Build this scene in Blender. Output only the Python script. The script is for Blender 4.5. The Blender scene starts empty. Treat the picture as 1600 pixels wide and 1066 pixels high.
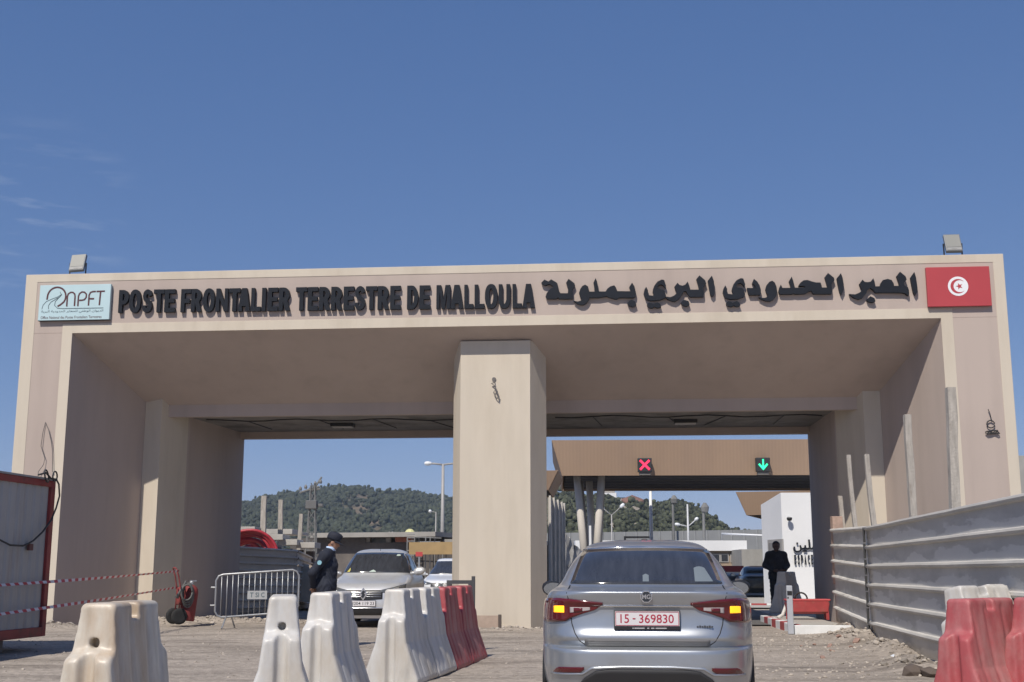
import bpy, bmesh, math, random
import numpy as np
from mathutils import Vector, Matrix, Euler
R = math.radians
random.seed(7); np.random.seed(7)
sc = bpy.context.scene
COL = sc.collection

# ------------------------------------------------------------------ camera, sky, sun, exposure
FPX, PITCH, CAMH = 1895.0, R(10.67), 1.2
cam = bpy.data.cameras.new('camera'); cam_o = bpy.data.objects.new('camera', cam); COL.objects.link(cam_o)
cam.sensor_width = 36.0; cam.lens = 36.0 * FPX / 1600; cam.clip_end = 20000; cam.clip_start = 0.05
cam_o.location = (0, 0, CAMH); cam_o.rotation_euler = (R(90) + PITCH, 0, 0)
sc.camera = cam_o

SUN_AZ, SUN_EL = R(23), R(50)            # light travels towards +Y and to the right
sun = bpy.data.lights.new('sun', 'SUN'); sun_o = bpy.data.objects.new('sun', sun); COL.objects.link(sun_o)
sun.energy = 4.3; sun.angle = R(0.55); sun.color = (1.0, 0.925, 0.82)
sun_o.rotation_euler = Vector((math.sin(SUN_AZ) * math.cos(SUN_EL), math.cos(SUN_AZ) * math.cos(SUN_EL), -math.sin(SUN_EL))).to_track_quat('-Z', 'Y').to_euler()
sun_o.location = (-20, -30, 40)

w = bpy.data.worlds.new('World'); sc.world = w; w.use_nodes = True
nt = w.node_tree; nt.nodes.clear()
def wn(t, **k):
    n = nt.nodes.new(t)
    for a, b in k.items(): setattr(n, a, b)
    return n
sky = wn('ShaderNodeTexSky', sky_type='NISHITA', sun_disc=False, sun_elevation=SUN_EL, sun_rotation=math.pi + SUN_AZ,
         altitude=2000, air_density=0.7, dust_density=0.3, ozone_density=6.0)
bg = wn('ShaderNodeBackground'); out = wn('ShaderNodeOutputWorld')
bg.inputs['Strength'].default_value = 0.10
# thin wisps of cirrus low on the left of the sky
tc = wn('ShaderNodeTexCoord'); mp = wn('ShaderNodeMapping'); mp.inputs['Scale'].default_value = (7, 7, 44); mp.inputs['Rotation'].default_value = (0, R(12), 0)
nz = wn('ShaderNodeTexNoise'); nz.inputs['Scale'].default_value = 1.6; nz.inputs['Detail'].default_value = 7; nz.inputs['Roughness'].default_value = 0.62
rmp = wn('ShaderNodeValToRGB'); rmp.color_ramp.elements[0].position = 0.50; rmp.color_ramp.elements[1].position = 0.80
mixc = wn('ShaderNodeMixRGB'); mixc.inputs[2].default_value = (6.0, 6.6, 7.6, 1)
dist = wn('ShaderNodeVectorMath', operation='DISTANCE'); dist.inputs[1].default_value = (-0.362, 0.897, 0.262)
mr = wn('ShaderNodeMapRange'); mr.inputs[1].default_value = 0.085; mr.inputs[2].default_value = 0.02
mul = wn('ShaderNodeMath', operation='MULTIPLY'); mul2 = wn('ShaderNodeMath', operation='MULTIPLY'); mul2.inputs[1].default_value = 0.42
L = nt.links.new
L(tc.outputs['Generated'], mp.inputs[0]); L(mp.outputs[0], nz.inputs['Vector']); L(nz.outputs['Fac'], rmp.inputs[0])
L(tc.outputs['Generated'], dist.inputs[0]); L(dist.outputs['Value'], mr.inputs[0])
L(mr.outputs[0], mul.inputs[0]); L(rmp.outputs[0], mul.inputs[1]); L(mul.outputs[0], mul2.inputs[0]); L(mul2.outputs[0], mixc.inputs[0])
# the clear spring sky is deeper and more even than the model's: one response curve per channel
sep = wn('ShaderNodeSeparateColor'); comb = wn('ShaderNodeCombineColor'); L(sky.outputs[0], sep.inputs[0])
for ch_, (g_, k_) in enumerate(((.76, 1.34), (.59, 1.60), (.42, 2.62))):
    pw = wn('ShaderNodeMath', operation='POWER'); pw.inputs[1].default_value = g_; ml = wn('ShaderNodeMath', operation='MULTIPLY'); ml.inputs[1].default_value = k_
    L(sep.outputs[ch_], pw.inputs[0]); L(pw.outputs[0], ml.inputs[0]); L(ml.outputs[0], comb.inputs[ch_])
L(comb.outputs[0], mixc.inputs[1]); L(mixc.outputs[0], bg.inputs[0]); L(bg.outputs[0], out.inputs[0])

sc.view_settings.view_transform = 'Standard'; sc.view_settings.look = 'None'
sc.view_settings.exposure = 0.0; sc.view_settings.gamma = 1.0
sc.cycles.max_bounces = 8; sc.cycles.diffuse_bounces = 4; sc.cycles.volume_bounces = 0

# ------------------------------------------------------------------ measuring helpers (pixel of the 1600 px photo -> place in the world)
def ray(x, y):
    a = (x - 800) / FPX; b = -(y - 533) / FPX
    c, s = math.cos(PITCH), math.sin(PITCH)
    return Vector((a, c - b * s, s + b * c))
def at(x, y, Y):
    r = ray(x, y); return Vector((0, 0, CAMH)) + r * (Y / r.y)
def ground_at(x, y, z=0.0):
    r = ray(x, y); return Vector((0, 0, CAMH)) + r * ((z - CAMH) / r.z)
YAW, GY = R(5.0), 24.9
GU = Vector((math.cos(YAW), -math.sin(YAW), 0)); GV = Vector((math.sin(YAW), math.cos(YAW), 0)); GO = Vector((0, GY, 0))
def gp(x, y, v=0.0):
    r = ray(x, y); t = (GO.dot(GV) + v) / r.dot(GV); P = r * t
    return ((P - GO).dot(GU), P.z + CAMH)
def gw(u, v, z): return GO + GU * u + GV * v + Vector((0, 0, z))

# ------------------------------------------------------------------ object helpers
def tag(o, label=None, cat=None, group=None, kind=None):
    if label: o['label'] = label
    if cat: o['category'] = cat
    if group: o['group'] = group
    if kind: o['kind'] = kind
    return o
def thing(name, label, cat, loc=(0, 0, 0), rz=0.0, group=None):
    o = bpy.data.objects.new(name, None); COL.objects.link(o)
    o.location = loc; o.rotation_euler = (0, 0, rz); o.empty_display_size = 0.2
    return tag(o, label, cat, group)
def copy_tree(o, parent=None):
    c = o.copy(); COL.objects.link(c)
    if parent: c.parent = parent
    for ch in list(o.children): copy_tree(ch, c)
    return c

class MB:
    def __init__(s): s.v = []; s.f = []; s.m = []
    def add(s, vs, fs, m=0):
        b = len(s.v); s.v += [tuple(p) for p in vs]
        s.f += [tuple(b + i for i in f) for f in fs]; s.m += [m] * len(fs); return s
    def box(s, c, d, rot=None, m=0):
        x, y, z = d[0] / 2, d[1] / 2, d[2] / 2
        vs = [Vector((i * x, j * y, k * z)) for k in (-1, 1) for j in (-1, 1) for i in (-1, 1)]
        if rot is not None:
            M_ = rot if isinstance(rot, Matrix) else Euler(rot).to_matrix(); vs = [M_ @ p for p in vs]
        vs = [p + Vector(c) for p in vs]
        return s.add(vs, [(0, 2, 3, 1), (4, 5, 7, 6), (0, 1, 5, 4), (2, 6, 7, 3), (0, 4, 6, 2), (1, 3, 7, 5)], m)
    def b2(s, lo, hi, m=0):
        return s.box([(a + b) / 2 for a, b in zip(lo, hi)], [abs(b - a) for a, b in zip(lo, hi)], m=m)
    def ext(s, poly, fn0, fn1, m=0):
        n = len(poly); vs = [fn0(*p) for p in poly] + [fn1(*p) for p in poly]
        fs = [tuple(range(n - 1, -1, -1)), tuple(range(n, 2 * n))] + [(i, (i + 1) % n, n + (i + 1) % n, n + i) for i in range(n)]
        return s.add(vs, fs, m)
    def prism(s, poly, z0, z1, m=0): return s.ext(poly, lambda x, y: (x, y, z0), lambda x, y: (x, y, z1), m)
    def plate(s, poly, v0, v1, m=0): return s.ext(poly, lambda u, z: (u, v0, z), lambda u, z: (u, v1, z), m)
    def tube(s, pts, r, n=8, m=0, closed=False, cap=True):
        pts = [Vector(p) for p in pts]; k = len(pts); rs = r if isinstance(r, (list, tuple)) else [r] * k
        base = len(s.v); up = None
        for i, p in enumerate(pts):
            a = pts[(i - 1) % k] if (closed or i > 0) else p; b = pts[(i + 1) % k] if (closed or i < k - 1) else p
            t = (b - a); t = t.normalized() if t.length > 1e-9 else Vector((0, 0, 1))
            if up is None:
                up = Vector((0, 0, 1)) if abs(t.z) < .9 else Vector((1, 0, 0))
            x = up - t * up.dot(t)
            x = x.normalized() if x.length > 1e-6 else t.orthogonal().normalized()
            up = x; y = t.cross(x)
            for j in range(n):
                an = 2 * math.pi * j / n; s.v.append(tuple(p + x * rs[i] * math.cos(an) + y * rs[i] * math.sin(an)))
        for i in range(k if closed else k - 1):
            for j in range(n):
                a = base + i * n + j; b = base + i * n + (j + 1) % n
                c = base + ((i + 1) % k) * n + (j + 1) % n; d = base + ((i + 1) % k) * n + j
                s.f.append((a, b, c, d)); s.m.append(m)
        if cap and not closed:
            s.f.append(tuple(base + j for j in range(n - 1, -1, -1))); s.m.append(m)
            s.f.append(tuple(base + (k - 1) * n + j for j in range(n))); s.m.append(m)
        return s
    def lathe(s, prof, n=24, M_=None, m=0):
        base = len(s.v); M_ = M_ or Matrix()
        for (r, z) in prof:
            for j in range(n):
                a = 2 * math.pi * j / n; s.v.append(tuple(M_ @ Vector((r * math.cos(a), r * math.sin(a), z))))
        for i in range(len(prof) - 1):
            for j in range(n):
                s.f.append((base + i * n + j, base + i * n + (j + 1) % n, base + (i + 1) * n + (j + 1) % n, base + (i + 1) * n + j)); s.m.append(m)
        s.f.append(tuple(base + j for j in range(n - 1, -1, -1))); s.m.append(m)
        s.f.append(tuple(base + (len(prof) - 1) * n + j for j in range(n))); s.m.append(m)
        return s
    def grid(s, P, m=0, flip=False):
        ny, nx = len(P), len(P[0]); b = len(s.v)
        for row in P: s.v += [tuple(p) for p in row]
        for i in range(ny - 1):
            for j in range(nx - 1):
                q = (b + i * nx + j, b + i * nx + j + 1, b + (i + 1) * nx + j + 1, b + (i + 1) * nx + j)
                s.f.append(q[::-1] if flip else q); s.m.append(m)
        return s
    def build(s, name, mats, parent=None, smooth=False, bevel=0, seg=2, solid=0, fix=False, auto=None):
        me = bpy.data.meshes.new(name); me.from_pydata(s.v, [], s.f)
        for mt in (mats if isinstance(mats, (list, tuple)) else [mats]): me.materials.append(mt)
        me.polygons.foreach_set('material_index', s.m)
        if fix:
            bm = bmesh.new(); bm.from_mesh(me); bmesh.ops.recalc_face_normals(bm, faces=bm.faces); bm.to_mesh(me); bm.free()
        if smooth: me.polygons.foreach_set('use_smooth', [True] * len(me.polygons))
        me.update(); o = bpy.data.objects.new(name, me); COL.objects.link(o)
        if parent: o.parent = parent
        if auto is not None:
            me.polygons.foreach_set('use_smooth', [True] * len(me.polygons)); me.set_sharp_from_angle(angle=R(auto))
        if bevel:
            b = o.modifiers.new('bevel', 'BEVEL'); b.width = bevel; b.segments = seg; b.limit_method = 'ANGLE'; b.angle_limit = R(35)
        if solid:
            b = o.modifiers.new('solid', 'SOLIDIFY'); b.thickness = solid; b.offset = 0
        return o

def mesh_obj(name, v, f, mat, parent=None, smooth=True):
    me = bpy.data.meshes.new(name); me.from_pydata([tuple(p) for p in v], [], [tuple(q) for q in f]); me.materials.append(mat)
    if smooth: me.polygons.foreach_set('use_smooth', [True] * len(me.polygons))
    o = bpy.data.objects.new(name, me); COL.objects.link(o)
    if parent: o.parent = parent
    return o

# ------------------------------------------------------------------ materials
MC = {}
def M(name, c, rough=.8, metal=0.0, var=.10, scale=2.0, stretch=(1, 1, 1), bump=0.0, bscale=60.0, c2=None, c2lo=.5, c2hi=.7, c2scale=None, c2stretch=None,
      coat=0.0, emit=None, estr=1.0, spec=.5, island=0.0, detail=6, sss=0.0, bdist=.02, streak=None):
    if name in MC: return MC[name]
    m = bpy.data.materials.new(name); m.use_nodes = True; n = m.node_tree; N = n.nodes; K = n.links.new
    p = N['Principled BSDF']; p.inputs['Roughness'].default_value = rough; p.inputs['Metallic'].default_value = metal
    p.inputs['Specular IOR Level'].default_value = spec; p.inputs['Coat Weight'].default_value = coat; p.inputs['Coat Roughness'].default_value = .04
    t = N.new('ShaderNodeTexCoord')
    mp_ = N.new('ShaderNodeMapping'); mp_.inputs['Scale'].default_value = stretch; K(t.outputs['Object'], mp_.inputs[0])
    nz_ = N.new('ShaderNodeTexNoise'); nz_.inputs['Scale'].default_value = scale; nz_.inputs['Detail'].default_value = detail; nz_.inputs['Roughness'].default_value = .6
    K(mp_.outputs[0], nz_.inputs['Vector'])
    mr_ = N.new('ShaderNodeMapRange'); mr_.inputs[1].default_value = .3; mr_.inputs[2].default_value = .7
    mr_.inputs[3].default_value = 1 - var; mr_.inputs[4].default_value = 1 + var; K(nz_.outputs['Fac'], mr_.inputs[0])
    mx = N.new('ShaderNodeVectorMath'); mx.operation = 'SCALE'; mx.inputs[0].default_value = c[:3]; K(mr_.outputs[0], mx.inputs['Scale'])
    col = mx.outputs[0]
    if c2 is not None:
        mp2 = N.new('ShaderNodeMapping'); mp2.inputs['Scale'].default_value = c2stretch or stretch; mp2.inputs['Location'].default_value = (3.1, 7.7, 1.3); K(t.outputs['Object'], mp2.inputs[0])
        n2 = N.new('ShaderNodeTexNoise'); n2.inputs['Scale'].default_value = c2scale or scale * .6; n2.inputs['Detail'].default_value = 8; n2.inputs['Roughness'].default_value = .65
        K(mp2.outputs[0], n2.inputs['Vector'])
        r2 = N.new('ShaderNodeMapRange'); r2.inputs[1].default_value = c2lo; r2.inputs[2].default_value = c2hi; K(n2.outputs['Fac'], r2.inputs[0])
        m2 = N.new('ShaderNodeMixRGB'); m2.inputs[2].default_value = (*c2[:3], 1); K(r2.outputs[0], m2.inputs[0]); K(col, m2.inputs[1]); col = m2.outputs[0]
    if streak:      # (amount, scale, stretch): run-off streaks, scuffs
        mp4 = N.new('ShaderNodeMapping'); mp4.inputs['Scale'].default_value = streak[2]; K(t.outputs['Object'], mp4.inputs[0])
        n4 = N.new('ShaderNodeTexNoise'); n4.inputs['Scale'].default_value = streak[1]; n4.inputs['Detail'].default_value = 5; K(mp4.outputs[0], n4.inputs['Vector'])
        r4 = N.new('ShaderNodeMapRange'); r4.inputs[1].default_value = .50; r4.inputs[2].default_value = .74; r4.inputs[3].default_value = 1.0; r4.inputs[4].default_value = 1 - streak[0]; K(n4.outputs['Fac'], r4.inputs[0])
        s4 = N.new('ShaderNodeVectorMath'); s4.operation = 'SCALE'; K(col, s4.inputs[0]); K(r4.outputs[0], s4.inputs['Scale']); col = s4.outputs[0]
    if island:
        g = N.new('ShaderNodeNewGeometry'); r3 = N.new('ShaderNodeMapRange'); r3.inputs[3].default_value = 1 - island; r3.inputs[4].default_value = 1 + island
        K(g.outputs['Random Per Island'], r3.inputs[0]); s3 = N.new('ShaderNodeVectorMath'); s3.operation = 'SCALE'; K(col, s3.inputs[0]); K(r3.outputs[0], s3.inputs['Scale']); col = s3.outputs[0]
    K(col, p.inputs['Base Color'])
    if sss:
        p.inputs['Subsurface Weight'].default_value = sss; p.inputs['Subsurface Radius'].default_value = (.05, .04, .03)
    if bump:
        nb = N.new('ShaderNodeTexNoise'); nb.inputs['Scale'].default_value = bscale; nb.inputs['Detail'].default_value = 8; K(t.outputs['Object'], nb.inputs['Vector'])
        bp = N.new('ShaderNodeBump'); bp.inputs['Strength'].default_value = bump; bp.inputs['Distance'].default_value = bdist; K(nb.outputs['Fac'], bp.inputs['Height']); K(bp.outputs[0], p.inputs['Normal'])
    if emit:
        p.inputs['Emission Color'].default_value = (*emit[:3], 1); p.inputs['Emission Strength'].default_value = estr
    MC[name] = m; return m

def srgb(r, g, b): return tuple(((x / 255) / 12.92 if x / 255 <= .04045 else ((x / 255 + .055) / 1.055) ** 2.4) for x in (r, g, b))

M_panel = M('wall_paint_pink', (.475, .398, .352), .92, var=.05, scale=.5, stretch=(1, 1, .35), bump=.25, bscale=120, c2=(.41, .34, .30), c2scale=.7, c2stretch=(1, 1, .16), c2lo=.47, c2hi=.78, streak=(.07, 2.6, (1, 1, .07)))
M_cream = M('wall_paint_cream', (.61, .545, .45), .92, var=.05, scale=.6, stretch=(1, 1, .3), bump=.22, bscale=120, c2=(.50, .435, .345), c2scale=.8, c2stretch=(1, 1, .22), c2lo=.50, c2hi=.80, streak=(.06, 3.4, (1, 1, .09)))
M_conc = M('raw_concrete', (.27, .255, .235), .95, var=.2, scale=1.6, bump=.4, bscale=30, c2=(.15, .14, .13), c2scale=1.1, c2lo=.5, c2hi=.68)
M_black = M('black_plastic', (.018, .018, .02), .5, var=.1)
M_letter = M('black_letter_paint', (.014, .017, .024), .55, var=.12, scale=3, spec=.2)
M_wire = M('dark_cable', (.03, .03, .032), .6)
M_wire_l = M('pale_cable', (.32, .30, .28), .6)
M_galv = M('galvanised_steel', (.42, .43, .44), .45, metal=.75, var=.15, scale=6)
M_white = M('white_paint', (.78, .79, .80), .7, var=.04, scale=.8, bump=.08, bscale=60)
M_chrome = M('chrome', (.75, .76, .78), .12, metal=1.0, var=.02)
M_glassd = M('tinted_glass', (.040, .044, .055), .09, var=.25, scale=3, stretch=(6, 1, .6), spec=.5, coat=.2)
M_rubber = M('rubber', (.02, .02, .02), .85, var=.2, scale=12)
M_red = M('red_paint', (.36, .05, .05), .5, var=.15, scale=5, c2=(.30, .09, .07), c2scale=6)
M_wood = M('weathered_timber', (.40, .37, .33), .9, var=.25, scale=6, stretch=(3, 3, .5), bump=.4, bscale=40, c2=(.22, .19, .16), c2scale=5, c2lo=.55, c2hi=.75)

# ------------------------------------------------------------------ text (the built-in font), shaped by hand for Arabic
AR = {'ا': 'FE8D FE8E', 'ب': 'FE8F FE90 FE91 FE92', 'ة': 'FE93 FE94', 'ت': 'FE95 FE96 FE97 FE98', 'ح': 'FEA1 FEA2 FEA3 FEA4', 'د': 'FEA9 FEAA', 'ر': 'FEAD FEAE',
      'ط': 'FEC1 FEC2 FEC3 FEC4', 'ع': 'FEC9 FECA FECB FECC', 'ل': 'FEDD FEDE FEDF FEE0', 'م': 'FEE1 FEE2 FEE3 FEE4', 'ن': 'FEE5 FEE6 FEE7 FEE8', 'و': 'FEED FEEE', 'ي': 'FEF1 FEF2 FEF3 FEF4'}
def shape_ar(t):
    o = []
    for i, ch in enumerate(t):
        if ch not in AR: o.append(ch); continue
        f = AR[ch].split(); pv = i > 0 and t[i - 1] in AR and len(AR[t[i - 1]].split()) == 4
        nx = len(f) == 4 and i < len(t) - 1 and t[i + 1] in AR
        o.append(chr(int(f[3 if pv and nx else 1 if pv else 2 if nx else 0], 16)))
    return ''.join(reversed(o))
TXT = {}
def text_mesh(t, depth=0.0, bold=0.0, res=3):
    k = (t, depth, bold)
    if k not in TXT:
        c = bpy.data.curves.new('t', 'FONT'); c.body = t; c.extrude = depth / 2; c.offset = bold; c.resolution_u = res
        o = bpy.data.objects.new('t', c); COL.objects.link(o); bpy.context.view_layer.update()
        me = bpy.data.meshes.new_from_object(o.evaluated_get(bpy.context.evaluated_depsgraph_get()))
        v = np.array([q.co[:] for q in me.vertices]); f = [tuple(q.vertices) for q in me.polygons]
        bpy.data.objects.remove(o); bpy.data.curves.remove(c); bpy.data.meshes.remove(me); TXT[k] = (v, f)
    return TXT[k]
def put_text(mb, t, u0, u1, z0, z1, v0, v1, bold=0.0, m=0, fit_z=True):
    """letters standing in the plane facing -Y, filling the box u0..u1, z0..z1, from v0 (front) to v1 (back)"""
    V_, F_ = text_mesh(t, 1.0, bold); a = V_.min(0); b = V_.max(0)
    sx = (u1 - u0) / (b[0] - a[0]); sz = (z1 - z0) / (b[1] - a[1])
    vs = [(u0 + (p[0] - a[0]) * sx, v0 + (.5 - p[2]) * (v1 - v0), z0 + (p[1] - a[1]) * sz) for p in V_]
    return mb.add(vs, F_, m)

# ------------------------------------------------------------------ implicit surfaces (one continuous skin)
def surfnet(fn, lo, hi, h):
    n = [int((hi[i] - lo[i]) / h) + 2 for i in range(3)]
    ax = [lo[i] + h * np.arange(n[i]) for i in range(3)]
    F = fn(*np.meshgrid(*ax, indexing='ij')).astype(np.float64); c = [k - 1 for k in n]
    cnt = np.zeros(c); pos = np.zeros(c + [3])
    sl = lambda o: F[o[0]:o[0] + c[0], o[1]:o[1] + c[1], o[2]:o[2] + c[2]]
    for a in range(3):
        oth = [k for k in range(3) if k != a]
        for i in (0, 1):
            for j in (0, 1):
                o0 = [0, 0, 0]; o0[oth[0]] = i; o0[oth[1]] = j; o1 = list(o0); o1[a] = 1
                f0, f1 = sl(o0), sl(o1); m = (f0 < 0) != (f1 < 0)
                d = np.where(m, f0 - f1, 1.0); t = np.where(m, f0 / d, 0)
                for k in range(3): pos[..., k] += np.where(m, t if k == a else o0[k], 0)
                cnt += m
    act = cnt > 0; idx = -np.ones(c, int); idx[act] = np.arange(act.sum())
    V_ = np.array(lo) + h * (pos[act] / cnt[act][:, None] + np.argwhere(act))
    faces = []; S = F < 0
    for a in range(3):
        b, d = (a + 1) % 3, (a + 2) % 3
        sa = [slice(None)] * 3; sb = [slice(None)] * 3; sa[a] = slice(0, -1); sb[a] = slice(1, None)
        ch = np.argwhere(S[tuple(sa)] != S[tuple(sb)])
        ch = ch[(ch[:, b] > 0) & (ch[:, d] > 0) & (ch[:, b] < c[b]) & (ch[:, d] < c[d])]
        q = []
        for (i, j) in ((-1, -1), (0, -1), (0, 0), (-1, 0)):
            e = ch.copy(); e[:, b] += i; e[:, d] += j; q.append(idx[e[:, 0], e[:, 1], e[:, 2]])
        q = np.stack(q, 1); ins = S[ch[:, 0], ch[:, 1], ch[:, 2]]
        q[~ins] = q[~ins][:, ::-1]; faces += q.tolist()
    return V_, faces
def smin(a, b, k):
    hh = np.clip(.5 + .5 * (b - a) / k, 0, 1); return b + (a - b) * hh - k * hh * (1 - hh)
def smax(a, b, k): return -smin(-a, -b, k)
def cone(X, Y, Z, a, b, ra, rb):
    a = np.array(a, float); b = np.array(b, float); d = b - a; l2 = max((d * d).sum(), 1e-9)
    t = np.clip(((X - a[0]) * d[0] + (Y - a[1]) * d[1] + (Z - a[2]) * d[2]) / l2, 0, 1)
    return np.sqrt((X - a[0] - t * d[0]) ** 2 + (Y - a[1] - t * d[1]) ** 2 + (Z - a[2] - t * d[2]) ** 2) - (ra + (rb - ra) * t)
def ellip(X, Y, Z, c, r):
    x, y, z = (X - c[0]) / r[0], (Y - c[1]) / r[1], (Z - c[2]) / r[2]
    k0 = np.sqrt(x * x + y * y + z * z); k1 = np.sqrt((x / r[0]) ** 2 + (y / r[1]) ** 2 + (z / r[2]) ** 2) + 1e-9
    return k0 * (k0 - 1) / k1
# ------------------------------------------------------------------ ground, road, hills
def snoise(x, y, s=0):
    return (np.sin(x * 1.31 + s + 1.7 * np.sin(y * .83 + s)) * np.cos(y * 1.13 - s * .7 + 1.3 * np.sin(x * .71)) +
            .5 * np.sin(x * 3.1 - y * 2.3 + s * 2) * np.cos(y * 3.7 + x * 1.9) + .25 * np.sin(x * 8.3 + y * 5.1 + s) * np.sin(y * 7.7 - x * 6.1)) / 1.75
heaps = []      # x, y, radius x, radius y, height : dumped gravel and earth at the feet of the walls
def heap(p, rx, ry, h): heaps.append((p[0], p[1], rx, ry, h))
heap(gw(-9.5, -.35, 0), 1.1, .5, .13); heap(gw(-10.4, -.5, 0), .8, .5, .1); heap(gw(-8.4, 1.9, 0), 1.0, .6, .10); heap(gw(-7.4, 2.5, 0), 1.3, .6, .10); heap(gw(-6.0, 2.7, 0), 1.6, .6, .08)
heap(gw(-.4, .15, 0), 1.3, .4, .06); heap(gw(-1.2, .2, 0), .4, .4, .07)
heap(ground_at(1335, 990), .55, .9, .20); heap(ground_at(1352, 1003), .45, .9, .20); heap(ground_at(1385, 1022), .4, .9, .18); heap(ground_at(1425, 1046), .4, .9, .16); heap(ground_at(1300, 1000), .8, .35, .07)
def gz(x, y):
    x = np.asarray(x, float); y = np.asarray(y, float)
    near = np.clip((60 - y) / 30, 0, 1) * np.clip((40 - np.abs(x)) / 20, 0, 1)
    z = (.022 * snoise(x * .45, y * .6) + .012 * snoise(x * 1.7, y * 1.9, 2) + .006 * snoise(x * 5, y * 5, 4)) * near
    z = z * np.where(y > 24.5, .25, 1)
    for (a, b, rx, ry, h) in heaps:
        d = ((x - a) / rx) ** 2 + ((y - b) / ry) ** 2
        z = z + h * np.exp(-d * 1.2) * (1 + .35 * snoise(x * 6, y * 6, 1))
    return z
gx = np.concatenate([-np.geomspace(6000, 16, 26), np.arange(-14, 14.01, .14), np.geomspace(16, 6000, 26)])
gy = np.concatenate([-np.geomspace(3000, 4, 16), np.arange(3, 32.01, .14), np.geomspace(33, 9000, 40)])
GX, GYY = np.meshgrid(gx, gy); GZ = gz(GX, GYY)
V_ = np.stack([GX.ravel(), GYY.ravel(), GZ.ravel()], 1); nx_, ny_ = len(gx), len(gy)
ii = (np.arange(ny_ - 1)[:, None] * nx_ + np.arange(nx_ - 1)[None]).ravel()
F_ = np.stack([ii, ii + 1, ii + nx_ + 1, ii + nx_], 1)
M_dirt = M('packed_dirt', (.345, .30, .255), .95, var=.16, scale=.55, stretch=(.55, 1.6, 1), bump=.7, bscale=26, bdist=.03, c2=(.21, .18, .152), c2scale=.8, c2stretch=(.3, 1.8, 1), c2lo=.49, c2hi=.64)
# fine gravel speckle
_n = M_dirt.node_tree; _p = _n.nodes['Principled BSDF']; _l = _p.inputs['Base Color'].links[0].from_socket
_t = _n.nodes.new('ShaderNodeTexCoord'); _v = _n.nodes.new('ShaderNodeTexVoronoi'); _v.inputs['Scale'].default_value = 17; _n.links.new(_t.outputs['Object'], _v.inputs['Vector'])
_s = _n.nodes.new('ShaderNodeSeparateColor'); _n.links.new(_v.outputs['Color'], _s.inputs[0])
_r = _n.nodes.new('ShaderNodeMapRange'); _r.inputs[3].default_value = .80; _r.inputs[4].default_value = 1.22; _n.links.new(_s.outputs[0], _r.inputs[0])
_x = _n.nodes.new('ShaderNodeVectorMath'); _x.operation = 'SCALE'; _n.links.new(_l, _x.inputs[0]); _n.links.new(_r.outputs[0], _x.inputs['Scale']); _n.links.new(_x.outputs[0], _p.inputs['Base Color'])
tag(mesh_obj('ground', V_, F_, M_dirt), kind='structure')
M_asph = M('asphalt', (.115, .11, .105), .92, var=.15, scale=1.2, bump=.3, bscale=90, c2=(.2, .18, .155), c2scale=.5, c2lo=.5, c2hi=.7)
M_apron = M('pale_concrete_paving', (.40, .38, .35), .9, var=.1, scale=.8, bump=.2, bscale=60)
mb = MB(); mb.add([(1.0, 27.2, .03), (6.3, 26.7, .03), (9.2, 60, .03), (30, 130, .03), (2, 130, .03), (2.2, 60, .03)], [(0, 1, 2, 3, 4, 5)]); tag(mb.build('road', M_asph), kind='structure')
mb = MB(); mb.add([(5.2, 38.5, .045), (30, 36, .045), (30, 52, .045), (5.6, 52, .045)], [(0, 1, 2, 3)]); tag(mb.build('pavement', M_apron), kind='structure')

# loose stones and crushed rubble
def rock_verts(r, rnd):
    t = (1 + 5 ** .5) / 2
    vs = [(-1, t, 0), (1, t, 0), (-1, -t, 0), (1, -t, 0), (0, -1, t), (0, 1, t), (0, -1, -t), (0, 1, -t), (t, 0, -1), (t, 0, 1), (-t, 0, -1), (-t, 0, 1)]
    return [(x * r * .53 * rnd.uniform(.7, 1.25), y * r * .53 * rnd.uniform(.7, 1.25), z * r * .38 * rnd.uniform(.7, 1.2)) for x, y, z in vs]
ICO_F = [(0, 11, 5), (0, 5, 1), (0, 1, 7), (0, 7, 10), (0, 10, 11), (1, 5, 9), (5, 11, 4), (11, 10, 2), (10, 7, 6), (7, 1, 8), (3, 9, 4), (3, 4, 2), (3, 2, 6), (3, 6, 8), (3, 8, 9), (4, 9, 5), (2, 4, 11), (6, 2, 10), (8, 6, 7), (9, 8, 1)]
rnd = random.Random(3); mb = MB()
def scatter(n, fn, r0, r1):
    for _ in range(n):
        x, y = fn(); r = r0 * (r1 / r0) ** (rnd.random() ** 2); z = float(gz(x, y)); a = rnd.uniform(0, 6.3); c, s = math.cos(a), math.sin(a)
        mb.add([(x + p[0] * c - p[1] * s, y + p[0] * s + p[1] * c, z + p[2] + r * .12) for p in rock_verts(r, rnd)], ICO_F)
for (a, b, rx, ry, h) in heaps: scatter(int(130 * rx * ry) + 40, lambda: (rnd.gauss(a, rx * .6), rnd.gauss(b, ry * .6)), .014, .065)
scatter(1500, lambda: (rnd.uniform(-9, 9), rnd.uniform(13, 25)), .008, .026)
scatter(1400, lambda: (rnd.uniform(2.2, 6.2), rnd.uniform(14, 24)), .008, .034)
M_stone = M('crushed_stone', (.36, .32, .275), .95, var=.1, island=.35)
tag(mb.build('loose_gravel', M_stone), kind='stuff', label='loose grey gravel and rubble scattered over the dirt forecourt', cat='gravel')
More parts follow.
